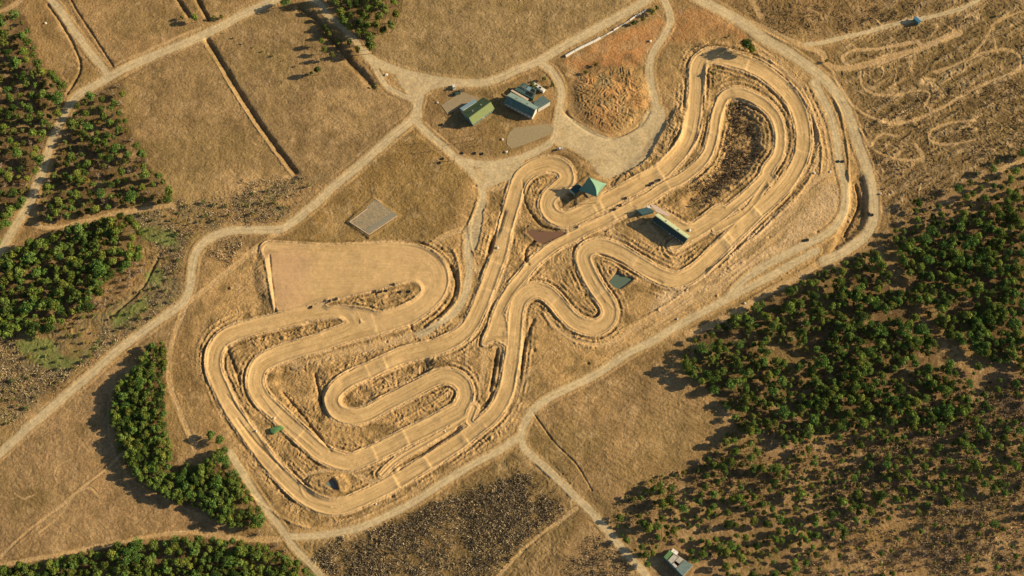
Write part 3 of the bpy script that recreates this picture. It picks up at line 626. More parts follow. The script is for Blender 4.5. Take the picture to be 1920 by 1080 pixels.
def gable(name, a, b, el, er, zr, ze, m_l, m_r, m_wall, label, ribs=20, inset=.45, nwin=5, part_roof='roof'):
    A_ = P3(*a, zr); B_ = P3(*b, zr); d = (B_-A_); d.z = 0; L = d.length; d.normalize(); n = Vector((-d.y, d.x, 0))
    EL = P3(*el, ze); ER = P3(*er, ze); wl = (EL-A_).dot(n); wr = -(ER-A_).dot(n)
    root = empty(name, ((A_+B_)/2).xy.to_3d(), 0, label, 'building'); o0 = root.location
    rb = Vector((0, 0, ze-zr))
    def fin(mb, nm, mt, par=root):
        o = mb.build(nm, mt, par); o.location = -o0 if par is root else (0, 0, 0); return o
    r1 = MB(); slope_panel(r1, A_, B_, B_+n*wl+rb, A_+n*wl+rb, ribs); ro = fin(r1, part_roof, m_l)
    r2 = MB(); slope_panel(r2, A_, B_, B_-n*wr+rb, A_-n*wr+rb, ribs); ro2 = fin(r2, part_roof, m_r)
    cap = MB(); cap.box((A_+B_)/2+Vector((0, 0, .06)), L, .5, .12, math.atan2(d.y, d.x)); fin(cap, 'ridge_cap', m_l, ro)
    for k in (.3, .68):
        v = MB(); v.box(A_.lerp(B_, k)+n*wl*.4+rb*.4+Vector((0, 0, .3)), .7, .7, .8, math.atan2(d.y, d.x)); fin(v, 'roof_vent', M_metal, ro)
    # walls with gable ends
    w_ = MB(); a0 = A_+d*inset; b0 = B_-d*inset; dz = .25
    def g(p, off, z): q = p+n*off; return Vector((q.x, q.y, z))
    L1, R1 = wl-inset, -(wr-inset)
    zl = ze+(zr-ze)*inset/max(wl, .1)-dz; zr_ = ze+(zr-ze)*inset/max(wr, .1)-dz
    pts = [g(a0, L1, -.5), g(a0, R1, -.5), g(a0, R1, zr_), g(a0, 0, zr-dz), g(a0, L1, zl)]
    pts += [g(b0, L1, -.5), g(b0, R1, -.5), g(b0, R1, zr_), g(b0, 0, zr-dz), g(b0, L1, zl)]
    w_.poly(pts, [(0, 1, 2, 3, 4), (9, 8, 7, 6, 5), (0, 4, 9, 5), (1, 6, 7, 2)]); fin(w_, 'wall', m_wall)
    windows_on(root, g(a0, R1, 0), g(b0, R1, 0), 1.0, 2.2, nwin, door=nwin//2)
    windows_on(root, g(b0, L1, 0), g(a0, L1, 0), 1.0, 2.2, nwin)
    windows_on(root, g(a0, L1, 0), g(a0, R1, 0), 1.0, 2.2, 2)
    return root, A_, B_, d, n, wl, wr
# green-roofed house
gh, a_, b_, d_, n_, wl, wr = gable('house', (879.5, 221.3), (920.4, 191.4), (867.5, 210), (886.8, 233.4), 6.6, 3.2, M_green, M_green, M_tealwall,
    'house with moss green ridged metal roof, dark shade pooled on its left', ribs=26)
mb = MB(); p = [P3(862, 203, 3.2), P3(888, 186.5, 3.2), P3(895, 189.5, 3.9), P3(868, 207, 3.9)]; mb.slab(p, .15)
o = mb.build('annex_roof', M_bluelt, gh); o.location = -gh.location
mb = MB(); q = [x.copy() for x in p]; cx = sum(q, Vector())/4
for x in q: x.xy = cx.xy+(x.xy-cx.xy)*.93
mb.poly([(x.x, x.y, -.4) for x in q]+[(x.x, x.y, x.z-.16) for x in q], [(0, 1, 5, 4), (1, 2, 6, 5), (2, 3, 7, 6), (3, 0, 4, 7)]); o = mb.build('annex_wall', M_wall, gh); o.location = -gh.location
# blue-grey hall
bh, a_, b_, d_, n_, wl, wr = gable('hall', (950.5, 179), (1004, 206), (957, 172.5), (939.5, 190), 7.2, 3.8, M_teal, M_teal2, M_wall,  # lower slope takes the darker teal, its shade put into the colour
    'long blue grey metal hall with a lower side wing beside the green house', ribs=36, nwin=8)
def wing(root, pts_top, zs, zbot, mroof, mwall, nm='wing'):
    t = [P3(u, v, z) for (u, v), z in zip(pts_top, zs)]; m = MB(); m.slab(t, .16)
    k = 9; 
    for i in range(k+1):
        f = (i+.05)/(k+.1); pa = t[0].lerp(t[1], f); pb = t[3].lerp(t[2], f); e = (t[1]-t[0]).normalized()*.05; up = Vector((0, 0, .08))
        m.poly([pa-e+up, pa+e+up, pb+e+up, pb-e+up, pa-e, pa+e, pb+e, pb-e], [(0, 1, 2, 3), (0, 3, 7, 4), (1, 5, 6, 2)])
    o = m.build(nm+'_roof', mroof, root); o.location = -root.location
    cx = sum(t, Vector())/4; q = [Vector((cx.x+(x.x-cx.x)*.93, cx.y+(x.y-cx.y)*.93, x.z-.2)) for x in t]
    m = MB(); m.poly([(x.x, x.y, zbot) for x in q]+q, [(0, 1, 5, 4), (1, 2, 6, 5), (2, 3, 7, 6), (3, 0, 4, 7)]); o = m.build(nm+'_wall', mwall, root); o.location = -root.location
    return o
wing(bh, [(1000, 192), (1017.5, 179), (1033, 190), (1009, 204.5)], [4.4, 4.9, 4.4, 4.3], -.4, M_teal, M_wall, 'side_wing')
mb = MB(); mb.slab([P3(957.5, 170, 3), P3(960.5, 168, 3), P3(991.5, 185.5, 3), P3(989.5, 188.5, 3)], .2); o = mb.build('yard_canopy', M_pinkc, bh); o.location = -bh.location
# rear shed with patched roof
rs_ = empty('shed', P3(985, 165), 0, 'patched teal shed roof with open dark bays behind the blue grey hall', 'building')
def sub(root, mb, nm, m): o = mb.build(nm, m, root); o.location = -root.location; return o
wing(rs_, [(964.5, 167.5), (981, 155), (1006, 167.5), (1000.5, 185.5)], [3.0, 4.2, 4.2, 3.0], -.4, M_teal2, M_tealwall, 'shed')
for i, (x0, y0, x1, y1) in enumerate([(.14, .52, .36, .88), (.42, .5, .66, .9), (.7, .5, .93, .88), (.55, .12, .9, .4)]):
    t = [P3(964.5, 167.5, 3.15), P3(981, 155, 4.35), P3(1006, 167.5, 4.35), P3(1000.5, 185.5, 3.15)]
    def uv(a, b): return t[0].lerp(t[3], a).lerp(t[1].lerp(t[2], a), b)
    mb = MB(); mb.slab([uv(x0, y0), uv(x1, y0), uv(x1, y1), uv(x0, y1)], .1); sub(rs_, mb, 'roof_patch', [M_teal, M_bluelt, M_dark, M_dark][i])
mb = MB(); mb.tube([P3(975, 161, 4.1), P3(1003, 176, 4.1)], .12); sub(rs_, mb, 'roof_beam', M_wood)
# white trailer and low white tanks
tr = empty('trailer', P3(1011, 165), 0, 'long narrow white trailer parked behind the patched teal shed', 'trailer')
a, b = P3(1000, 158, 1.4), P3(1020.5, 171, 1.4); dd = (b-a); rz = math.atan2(dd.y, dd.x)
mb = MB(); mb.box((a+b)/2, dd.length, 2.1, 1.9, rz); mb.box((a+b)/2+Vector((0, 0, 1.0)), dd.length-.4, 1.8, .15, rz); sub(tr, mb, 'body', M_white)
for f in (.2, .28, .8):
    for s_ in (-1, 1):
        c = a.lerp(b, f)+Matrix.Rotation(rz, 3, 'Z') @ Vector((0, s_*1.0, -1.0)); mb = MB(); ax = Matrix.Rotation(rz, 3, 'Z') @ Vector((0, .15, 0)); mb.tube([c-ax, c+ax], .42, 12); sub(tr, mb, 'wheel', M_rubber)
for f in (.3, .62): mb = MB(); mb.box(a.lerp(b, f)+Vector((0, 0, 1.15)), 1.3, 1.0, .16, rz); sub(tr, mb, 'roof_hatch', M_dark)
# canopy
z_n, z_s, z_w, z_e = 9.0, 7.6, 2.4, 3.2
def canopy():
    N_, S_, W_, E_ = P3(1104.4, 332, z_n), P3(1118.6, 369, z_s), P3(1082.4, 357.2, z_w), P3(1137.5, 344.6, z_e)
    root = empty('tent_canopy', P3(1110, 352), 0, 'pointed green tent canopy with curved edges beside the hairpin lane', 'canopy')
    def side(A1, B1, C1, ridge_bow, s):
        n = 14; V_, F_ = [], []
        for i in range(n+1):
            f = i/n; r = A1.lerp(B1, f)+ridge_bow*4*f*(1-f)*Vector((1, 0, 0))-Vector((0, 0, 1.0*4*f*(1-f)*.6))
            e = (A1.lerp(C1, 2*f) if f < .5 else C1.lerp(B1, 2*f-1)); mid = (A1+B1)/2; k = 1-abs(2*f-1)
            e = e.lerp(r, .11*4*k*(1-k)) 
            for j in range(9): V_.append(r.lerp(e, j/8)-Vector((0, 0, .35*4*(j/8)*(1-j/8))))
        for i in range(n):
            for j in range(8): F_.append((i*9+j, i*9+j+1, (i+1)*9+j+1, (i+1)*9+j))
        mb = MB(); mb.poly(V_, F_); o = sub(root, mb, 'canopy_panel', M_canopy); md = o.modifiers.new('thick', 'SOLIDIFY'); md.thickness = .06
        o.data.polygons.foreach_set('use_smooth', [True]*len(o.data.polygons)); return o
    side(N_, S_, E_, 1.3, 1); side(N_, S_, W_, 1.3, -1)
    for p in (N_, S_, W_, E_):
        mb = MB(); mb.tube([(p.x, p.y, -.5), (p.x, p.y, p.z+.3)], .16, 8, .1); sub(root, mb, 'mast', M_metal)
        out = (p-(N_+S_+W_+E_)/4); out.z = 0; out.normalize(); mb = MB(); mb.tube([p, (p.x+out.x*2.2, p.y+out.y*2.2, 0)], .05, 5); sub(root, mb, 'guy_rope', M_metal)
    t = [P3(1066, 358, 3.0), P3(1082, 343, 3.0), P3(1093, 352, 3.0), P3(1077, 366, 3.0)]; mb = MB(); mb.slab(t, .15); sub(root, mb, 'lower_roof', M_shadeteal)  # roof beneath the canopy, shade put into its dark colour
    for p in t: mb = MB(); mb.tube([(p.x, p.y, -.3), (p.x, p.y, 2.9)], .1, 6); sub(root, mb, 'post', M_metal)
    mb = MB(); mb.slab([P3(1092, 357, .7), P3(1100, 350, .7), P3(1112, 360, .7), P3(1104, 370, .7)], .7); sub(root, mb, 'deck', M_wood)
canopy()
# long grandstand-like shed and its small neighbour
gable('long_shed', (1228.6, 403.8), (1289, 447), (1233.8, 399.6), (1216, 408), 6.3, 3.6, M_pale, M_shadeteal, M_shadeteal,  # dark slope and walls have shade in their colour, pale slope has sun
    'long low shed, narrow roof coloured pale green where lit and dark teal where shaded', ribs=40, nwin=10)
ns = empty('lean_to', P3(1208, 395), 0, 'small flat dark roof with a white corner above the long shed', 'building')
wing(ns, [(1194.5, 393), (1214.5, 388.2), (1227, 396), (1204, 402)], [2.6, 2.9, 2.9, 2.6], -.3, M_tealwall, M_tealwall, 'shed')
mb = MB(); mb.slab([P3(1212, 386, 3.05), P3(1218, 385.5, 3.05), P3(1221, 390.5, 3.05), P3(1215, 390, 3.05)], .12); sub(ns, mb, 'roof_sheet', M_white)
mb = MB(); mb.slab([P3(*q, .16) for q in ((1218, 383), (1228, 384), (1257, 402.5), (1251, 405), (1232, 398))], .3); o = mb.build('pavement', M_pinkc); o['kind'] = 'structure'
# roofless ruin in the trees
ru = empty('ruin', P3(1265, 1056), 0, 'derelict building with broken pale roof panels among the trees', 'building')
C4 = [P3(1243, 1046, 0), P3(1254, 1034, 0), P3(1297, 1062, 0), P3(1279, 1082, 0)]
for i in range(4):
    a, b = C4[i], C4[(i+1) % 4]; d = b-a; mb = MB(); mb.box((a+b)/2+Vector((0, 0, 1.6)), d.length, .3, 3.4, math.atan2(d.y, d.x)); sub(ru, mb, 'wall', M_tealwall if i in (3,) else M_wall)  # lower-left wall is a darker teal than the other walls
def rp(x, y, z): q = C4[0].lerp(C4[3], y).lerp(C4[1].lerp(C4[2], y), x); q.z = z; return q
def rq(x, y, z): q = C4[0].lerp(C4[1], x).lerp(C4[3].lerp(C4[2], x), y); q.z = z; return q
for x0, y0, x1, y1, m_ in ((0, .0, 1, .16, M_tarp), (.05, .2, .9, .40, M_conc), (.5, .42, .98, .6, M_conc), (.0, .64, 1, 1, M_teal), (.05, .42, .25, .6, M_white)):
    mb = MB(); mb.slab([rq(x0, y0, 3.5), rq(x1, y0, 3.7), rq(x1, y1, 3.6), rq(x0, y1, 3.4)], .12); sub(ru, mb, 'roof_panel', m_)
for y in (.41, .62): mb = MB(); mb.tube([rq(0, y, 3.5), rq(1, y, 3.6)], .14); sub(ru, mb, 'roof_beam', M_wood)
mb = MB(); c = P3(1265, 1035, 1.0); mb.box(c, 3.2, 1.6, 1.7, R(-35)); mb.box(c+Vector((0, 0, .9)), 3.4, 1.8, .12, R(-35)); mb.tube([c+Vector((0, 0, .9)), c+Vector((0, 0, 1.2))], .25, 10)
tag(mb.build('water_tank', M_white), 'small pale box tank standing behind the derelict building', 'tank')
# blue gate hut on the far grey road
gt = empty('gatehouse', P3(1720, 37), 0, 'small blue hut with pale lean-to on the grey road at upper right', 'hut')
a, b = P3(1714.5, 33.5, 2.2), P3(1724.5, 42, 2.2); d = b-a; rz = math.atan2(d.y, d.x)
mb = MB(); mb.box((a+b)/2-Vector((0, 0, 1)), d.length, 1.8, 2.4, rz); sub(gt, mb, 'wall', M_tealwall)
mb = MB(); mb.box((a+b)/2+Vector((0, 0, .4)), d.length+.4, 2.2, .2, rz); sub(gt, mb, 'roof', M_blue)
mb = MB(); n = Vector((-d.y, d.x, 0)).normalized(); mb.box((a+b)/2+n*2.0-Vector((0, 0, .2)), d.length, 1.8, .12, rz); sub(gt, mb, 'lean_to_roof', M_conc)
for k in (-.45, .45): p = (a+b)/2+n*2.8+d*k; mb = MB(); mb.tube([(p.x, p.y, -.3), (p.x, p.y, 2)], .08); sub(gt, mb, 'post', M_metal)
# gravel and slab pad on the open ground
pad = empty('slab_pad', P3(700, 405), 0, 'grey slab pad with worn paving rows on the brown open ground', 'slab')
mb = MB(); mb.slab([P3(u, v, .24) for u, v in PAD], .5)
M_pad = mat('weathered_slab', (.36, .34, .26), .9, noise=.3, nscale=.6, bump=.05, bscale=1.5); sub(pad, mb, 'base', M_pad)
nt = M_pad.node_tree; bt = nt.nodes.new('ShaderNodeTexBrick'); gp = nt.nodes.new('ShaderNodeNewGeometry'); mp_ = nt.nodes.new('ShaderNodeMapping'); mp_.inputs['Rotation'].default_value = (0, 0, R(38))
bt.inputs['Scale'].default_value = 1; bt.inputs['Brick Width'].default_value = 1.5; bt.inputs['Row Height'].default_value = .8; bt.inputs['Mortar Size'].default_value = .09; bt.inputs['Bias'].default_value = -.1
bt.inputs['Color1'].default_value = (.42, .31, .18, 1); bt.inputs['Color2'].default_value = (.33, .28, .18, 1); bt.inputs['Mortar'].default_value = (.24, .19, .12, 1)
nt.links.new(gp.outputs['Position'], mp_.inputs[0]); nt.links.new(mp_.outputs[0], bt.inputs['Vector'])
for l in list(nt.links):
    if l.from_node.type == 'RGB': nt.links.new(bt.outputs['Color'], l.to_socket)
mb = MB(); mb.slab([P3(u, v, .28) for u, v in ((690.5, 436), (742, 402), (736, 397.5), (684, 431.5))], .05); sub(pad, mb, 'asphalt_strip', paint('asphalt', (.27, .245, .18)))
pts = [P3(u, v, .15) for u, v in PAD]
for i in (0, 4, 5, 6):
    a, b = pts[i], pts[(i+1) % len(pts)]; mb = MB(); d = b-a; mb.box((a+b)/2, d.length, .35, .5, math.atan2(d.y, d.x)); sub(pad, mb, 'kerb', M_pinkc)
for u, v, lab in ((962, 0, 0),): pass
mb = MB(); mb.slab([P3(u, v, .2) for u, v in ((951, 256), (956, 246.5), (967, 239), (1028, 232), (1039, 240), (1036, 250), (995, 267), (959, 279), (950, 270))], .8)
o = mb.build('pavement', paint('worn_asphalt', (.36, .275, .15), 1, .12, .8)); o['kind'] = 'structure'
mb = MB(); mb.slab([P3(u, v, .3) for u, v in ((827, 197), (866, 172), (902, 185), (875, 194), (839, 214))], .8)
o = mb.build('pavement', paint('worn_asphalt_lot', (.34, .26, .155), 1, .15, .6)); o['kind'] = 'structure'
# ponds
WAT = {'grey': (.12, .165, .12), 'blue': (.18, .22, .19), 'brown': (.21, .115, .07)}
for pts, k in POND:
    mb = MB(); q = np.array(pts, float); c = q.mean(0); q2 = c+(q-c)*1.12
    mb.poly([P3(u, v, -.55) for u, v in q2], [tuple(range(len(q2)-1, -1, -1))])
    o = mb.build('water', mat('water_'+k, WAT[k], .35, noise=.1, nscale=1.5, bump=.02, bscale=3, spec=.25)); o['kind'] = 'structure'
mb = MB(); rd = random.Random(8)
tp = [(504, 803), (520, 798.5), (527, 797), (533.5, 803), (523, 808), (512, 815), (506, 811)]
c = np.mean(tp, 0); N_ = len(tp); top = [P3(u, v, .75) for u, v in (c+(np.array(tp)-c)*.8)]; bot = [P3(u, v, .05) for u, v in tp]
mb.poly(bot+top+[P3(c[0], c[1], 1.15)], [(i, (i+1) % N_, (i+1) % N_+N_, i+N_) for i in range(N_)]+[(i+N_, (i+1) % N_+N_, 2*N_) for i in range(N_)])
o = mb.build('tarpaulin', M_tarp); o.location.z = .3+hz(*P(518, 806)); tag(o, 'bright green tarpaulin spread over a heap between two lanes', 'tarpaulin')
# long broken white wall by the road
wl_ = empty('boundary_wall', P3(1140, 60), 0, 'long broken white boundary wall beside the upper road', 'wall')
wp = [(1060, 107), (1077, 97), (1095, 87.5), (1112, 79), (1126, 71), (1137, 65), (1150, 57.5), (1160, 51.5), (1169, 46), (1180, 39), (1190, 32), (1200, 26.5), (1212, 19)]
for i in range(len(wp)-1):
    a, b = ground_pt(*wp[i]), ground_pt(*wp[i+1]); d = b-a; mb = MB(); rz = math.atan2(d.y, d.x)
    hgt = [1.3, 1.3, 1.25, 1.2, .8, .5, .9, .6, .5, .9, 1.0, .8][i]; mb.box((a+b)/2+Vector((0, 0, hgt/2-.15)), d.length-.25, 1.15 if i < 4 else .8, hgt, rz)
    mb.box((a+b)/2+Vector((0, 0, hgt-.1)), d.length-.5, .5, .2, rz)
    sub(wl_, mb, 'wall_panel', M_white if i not in (4, 7, 8) else M_conc)
# parked vehicles
def vehicle(u, v, rz, L, Wd, Hh, m, label, nm='parked_car', cab=(.15, .85)):
    g0 = ground_pt(u, v); g0.z = max(g0.z, .3); r = empty(nm, g0, rz, label, nm.replace('parked_', '')); 
    mb = MB(); z0, z1 = .3, Hh*.58; x = L/2; y = Wd/2
    ring = lambda z, k, kx: [(-x*kx, -y*k, z), (x*kx, -y*k, z), (x*kx, y*k, z), (-x*kx, y*k, z)]
    mb.poly(ring(z0, .95, .97)+ring(z0+.3, 1, 1)+ring(z1, .96, .98), [(3, 2, 1, 0), (8, 9, 10, 11)]+[(i+4*j, (i+1) % 4+4*j, (i+1) % 4+4*j+4, i+4*j+4) for j in (0, 1) for i in range(4)])
    mb.build('body', m, r)
    mb = MB(); a0, a1 = -x+L*cab[0], -x+L*cab[1]
    mb.poly([(a0, -y*.9, z1), (a1, -y*.9, z1), (a1, y*.9, z1), (a0, y*.9, z1), (a0+.45, -y*.75, Hh), (a1-.6, -y*.75, Hh), (a1-.6, y*.75, Hh), (a0+.45, y*.75, Hh)], [(0, 1, 5, 4), (1, 2, 6, 5), (2, 3, 7, 6), (3, 0, 4, 7)]); mb.build('windows', M_glass, r)
    mb = MB(); mb.slab([(a0+.4, -y*.76, Hh+.05), (a1-.55, -y*.76, Hh+.05), (a1-.55, y*.76, Hh+.05), (a0+.4, y*.76, Hh+.05)], .06); mb.build('roof', m, r)
    for sx in (-.32, .32):
        for sy in (-1, 1): mb = MB(); mb.tube([(L*sx, sy*(y-.22), .33), (L*sx, sy*(y+.01), .33)], .33, 12); mb.build('wheel', M_rubber, r)
    for sy in (-.6, .6): mb = MB(); mb.box((x-.03, sy*y, .75), .1, .3, .18); mb.build('headlight', M_white, r)
    return r
vehicle(857, 177, R(25), 4.4, 1.85, 1.55, paint('dark_green_car_paint', (.05, .09, .06), .3), 'dark green parked car, the left one of two near the green roofed house')
vehicle(865, 172, R(25), 4.4, 1.85, 1.55, paint('brown_car_paint', (.16, .11, .06), .3), 'dark brown parked car with a tan nose, right one of two above the lot')
vehicle(851, 165, R(-75), 3.6, 1.7, 1.5, M_white, 'small white car standing in the bushes above the two dark cars')
vehicle(1050, 280, R(10), 3.2, 1.5, 1.2, M_white, 'small white buggy beside the lane under the pale yard')

# ------------------------------------------------------------------ trees
rng = np.random.default_rng(11)
def crown_arrays(seed, R_=2.6, h=7.6, lobes=9, per=70, size=.42, base=3.0, col=(.085, .105, .022), flat=.75, bare=False):
    g = np.random.default_rng(seed); V_, C_ = [], []
    cs = []; tone = np.random.default_rng(seed+9).uniform(.65, 1.35)*np.array([np.random.default_rng(seed+3).uniform(.8, 1.08), 1, 1]); R_ = R_*np.random.default_rng(seed+5).uniform(.82, 1.15)
    for i in range(lobes):
        a = 2*math.pi*(i/lobes)+g.uniform(-.5, .5); rr = R_*g.uniform(.35, .68) if i else 0
        z = base+(h-base)*(g.uniform(.35, .8) if i else .86)-(rr/R_)**2*.9
        cs.append((rr*math.cos(a), rr*math.sin(a), z, R_*g.uniform(.30, .50)))
    for cx, cy, cz, cr in cs:
        n = per; d = g.normal(size=(n, 3)); d[:, 2] += .25; d /= np.linalg.norm(d, axis=1)[:, None]
        r = cr*(.72+.38*g.random(n)); c = np.stack([cx+d[:, 0]*r, cy+d[:, 1]*r, cz+d[:, 2]*r*flat], 1)
        nn = d+.55*g.normal(size=(n, 3)); nn /= np.linalg.norm(nn, axis=1)[:, None]
        t1 = np.cross(nn, g.normal(size=(n, 3))); t1 /= np.linalg.norm(t1, axis=1)[:, None]; t2 = np.cross(nn, t1)
        s = size*(.6+.8*g.random(n))[:, None]*.5
        s2 = s*(.5+.6*g.random(n))[:, None]
        q = np.stack([c-t1*s-t2*s2, c+t1*s*.7-t2*s2*.8, c+t1*s+t2*s2, c-t1*s*.6+t2*s2], 1)
        base_c = np.array(col)*g.uniform(.8, 1.25)*(np.array([1.12, 1.1, 1]) if seed % 2 else np.array([.85, .97, 1]))
        k = base_c[None]*tone*(g.uniform(.65, 1.4, n)[:, None])*np.array([1, 1, 1]); k[:, 0] *= g.uniform(.8, 1.35, n)
        V_.append(q.reshape(-1, 3)); C_.append(np.repeat(k, 4, 0))
    return np.vstack(V_), np.vstack(C_), cs
def trunk_mb(seed, cs, h, r0=.22):
    g = random.Random(seed); mb = MB(); top = Vector((g.uniform(-.3, .3), g.uniform(-.3, .3), h*.82))
    path = [Vector((0, 0, -.6)), Vector((g.uniform(-.1, .1), g.uniform(-.1, .1), h*.3)), top.lerp(Vector((0, 0, h*.5)), .4), top]
    mb.tube(path, r0, 6, .05)
    for c in cs[1:]: mb.tube([Vector((0, 0, max(1.2, c[2]-1.8))), Vector((c[0]*.5, c[1]*.5, c[2]-.7)), Vector((c[0], c[1], c[2]))], .08, 4, .03)
    return mb
KINDS = {}
def mk_kind(key, n, **kw):
    L = []
    for i in range(n):
        V_, C_, cs = crown_arrays(2*(50+hash_(key))+i, **kw); nq = len(V_)//4
        me = fast_mesh('crown', V_, np.arange(nq*4).reshape(-1, 4), {'leaf': C_}, M_leaf if key != 'bare' else M_twig)
        tm = trunk_mb(i, cs, kw.get('h', 7.6)); t = bpy.data.meshes.new('trunk'); t.from_pydata(tm.v, [], tm.f); t.materials.append(M_bark if key != 'bare' else paint('grey_bark', (.30, .25, .19)))
        L.append((me, t, V_, C_))
    KINDS[key] = L
def hash_(s): return sum(ord(c)*(i+3) for i, c in enumerate(s)) % 997
mk_kind('pine', 14, R_=3.3, h=8.2, lobes=11, per=80, size=.54, col=(.155, .20, .042))
mk_kind('bush', 6, R_=2.2, h=4.2, lobes=7, per=60, size=.45, base=1.0, col=(.17, .17, .045))
mk_kind('tall', 4, R_=2.7, h=11, lobes=13, per=75, size=.5, base=3.6, flat=1.1, col=(.15, .17, .04))
def bare_arrays(seed, R_=2.2, h=4.5, n=70):
    g = np.random.default_rng(seed); V_, C_ = [], []
    for i in range(n):
        a = g.uniform(0, 2*math.pi); b0 = np.array([g.normal()*.25*R_, g.normal()*.25*R_, g.uniform(.1, .5)*h]); l = R_*g.uniform(.4, 1.0)
        d = np.array([math.cos(a)*.8, math.sin(a)*.8, g.uniform(.2, 1.1)]); d /= np.linalg.norm(d); p1 = b0+d*l
        t = np.cross(d, g.normal(size=3)); t /= np.linalg.norm(t); wd = g.uniform(.05, .13)
        V_.append(np.stack([b0-t*wd, b0+t*wd, p1+t*wd*.4, p1-t*wd*.4])); k = np.array([.36, .27, .18])*g.uniform(.6, 1.35)
        C_.append(np.repeat(k[None], 4, 0))
    return np.vstack(V_), np.vstack(C_)
L = []
for i in range(5):
    V_, C_ = bare_arrays(i+70); me = fast_mesh('crown', V_, np.arange(len(V_)).reshape(-1, 4), {'leaf': C_}, M_twig)
    tm = MB(); tm.tube([(0, 0, -.5), (.1, 0, 1.5), (.2, .1, 3.6)], .16, 5, .04); t = bpy.data.meshes.new('trunk'); t.from_pydata(tm.v, [], tm.f); t.materials.append(paint('grey_bark', (.30, .24, .18)))
    L.append((me, t, V_, C_))
KINDS['bare'] = L
FAR = []   # everything not placed as an individual
def place(key, u, v, s, name, label, cat, group=None, ax=None, vi=None):
    hh = {'pine': 5.6, 'bush': 2.6, 'tall': 7.5, 'bare': 2.2}[key]*s
    x, y = P(u, v, hh); g0 = hz(x, y); o = empty(name, (float(x), float(y), g0), float(rng.uniform(0, 6.28)), label, cat, group)
    L = KINDS[key]; me, tm = L[int(rng.integers(len(L))) if vi is None else vi][:2]; o.scale = (s, s, s*rng.uniform(.9, 1.12))
    c = new_obj('crown', me, o); t = new_obj('trunk', tm, o); return o
def in_poly(u, v, q):
    r = False
    for i in range(len(q)):
        a, b = q[i], q[i-1]
        if (a[1] > v) != (b[1] > v) and u < (b[0]-a[0])*(v-a[1])/(b[1]-a[1])+a[0]: r = not r
    return r
taken = {}
a18 = R(18); n_gap = fbm((GX*math.cos(a18)+GY*math.sin(a18))/26+70, (GY*math.cos(a18)-GX*math.sin(a18))/8, 3, 201)
def scatter(poly, n, md, seed, clear=5, holes=(), gap=-.9):
    g = random.Random(seed); q = [tuple(p) for p in smooth(poly, True, 15)]; us = [p[0] for p in q]; vs_ = [p[1] for p in q]; out = []
    for _ in range(n*30):
        if len(out) >= n: break
        u, v = g.uniform(min(us), max(us)), g.uniform(min(vs_), max(vs_))
        if (u-1262)**2+(v-1056)**2 < 40**2 or not (-40 < u < 1960 and -40 < v < 1125) or not in_poly(u, v, q) or any(in_poly(u, v, h) for h in holes): continue
        x, y = P(u, v)
        if pick(Rd.d, u, v) < clear or pick(Pa.d, u, v) < 2 or pick(T.d, u, v) < clear or pick(n_gap, u, v)+g.uniform(-.3, .3) < (gap(u, v) if callable(gap) else gap): continue
        k = (int(u//20), int(v//20)); ok = True
        for a in (-1, 0, 1):
            for b in (-1, 0, 1):
                for (p0, p1, m0) in taken.get((k[0]+a, k[1]+b), ()):
                    if (p0-u)**2+(p1-v)**2 < ((md+m0)/2)**2: ok = False
        if ok: taken.setdefault(k, []).append((u, v, md)); out.append((u, v))
    return out
GROVES = [  # short name, polygon, count, spacing, scale range, kinds, seed
 ('dense roadside wood', FLOORS[2], 220, 13, (.65, 1.15), ('pine',), 4),
 ('narrow left grove', FLOORS[3], 330, 9, (.5, .9), ('pine',), 5),
 ('big right wood', FLOORS[6], 620, 11, (.38, 1.02), ('pine', 'pine', 'pine', 'bush'), 6),
 ('far right wood', FLOORS[7], 430, 11.5, (.42, 1.05), ('pine',), 7),
 ('top left corner wood', FLOORS[0], 150, 13, (.65, 1.15), ('pine', 'pine', 'bush'), 2),
 ('open upper left wood', FLOORS[1], 130, 13, (.55, 1.05), ('pine', 'pine', 'bush'), 3),
 ('lower left pine strip', FLOORS[4], 220, 11.5, (.55, .95), ('pine',), 8),
 ('top clump', FLOORS[5], 38, 15, (.8, 1.2), ('tall', 'pine'), 9),
 ('lower right woodland', FLOORS[8], 600, 11.5, (.25, .85), ('pine', 'pine', 'bush'), 10),
 ('brushy roadside bank', [(250,400),(420,373),(580,338),(545,395),(420,422),(350,465),(330,560),(205,655),(100,725),(0,795),(0,650),(120,600),(270,540),(290,470)], 110, 13, (.28, .62), ('bush',), 12),
 ('brown lower right scrub', [(1520,900),(1700,830),(1850,760),(1940,740),(1940,1090),(1400,1090),(1480,1000)], 130, 15, (.22, .6), ('bush', 'pine'), 13),
 ('upper right thicket', FLOORS[9], 90, 14, (.45, .95), ('bush', 'pine'), 11),
]
cand = []
for gi, (words, poly, n, md, sr, kinds, seed) in enumerate(GROVES):
    pts = scatter(poly, n, md, seed, gap=(-.34, lambda u, v: -.9 if u < 318 and v < 900 else .08, -.22, -.26, -.15, -.15, -.3, -.9, -.05, -.3, -.1, -.3)[gi]); cu = sum(p[0] for p in pts)/len(pts); cv = sum(p[1] for p in pts)/len(pts)
    su = max(abs(p[0]-cu) for p in pts); sv = max(abs(p[1]-cv) for p in pts)
    for (u, v) in pts:
        s = float(rng.uniform(*sr)); k = kinds[int(rng.integers(len(kinds)))]
        if -12 < u < 1932 and -12 < v < 1092: cand.append((s*(1.5 if gi == 7 else 1), k, u, v, s, gi, (u-cu)/su, (v-cv)/sv))
        else: FAR.append((k, u, v, s))
cand.sort(reverse=True)
cnt = {'pine': 0, 'bush': 0, 'tall': 0}; chosen = []
COLW = ('far left', 'left', 'middle', 'right', 'far right'); ROWW = ('top', 'upper', 'central', 'lower', 'bottom')
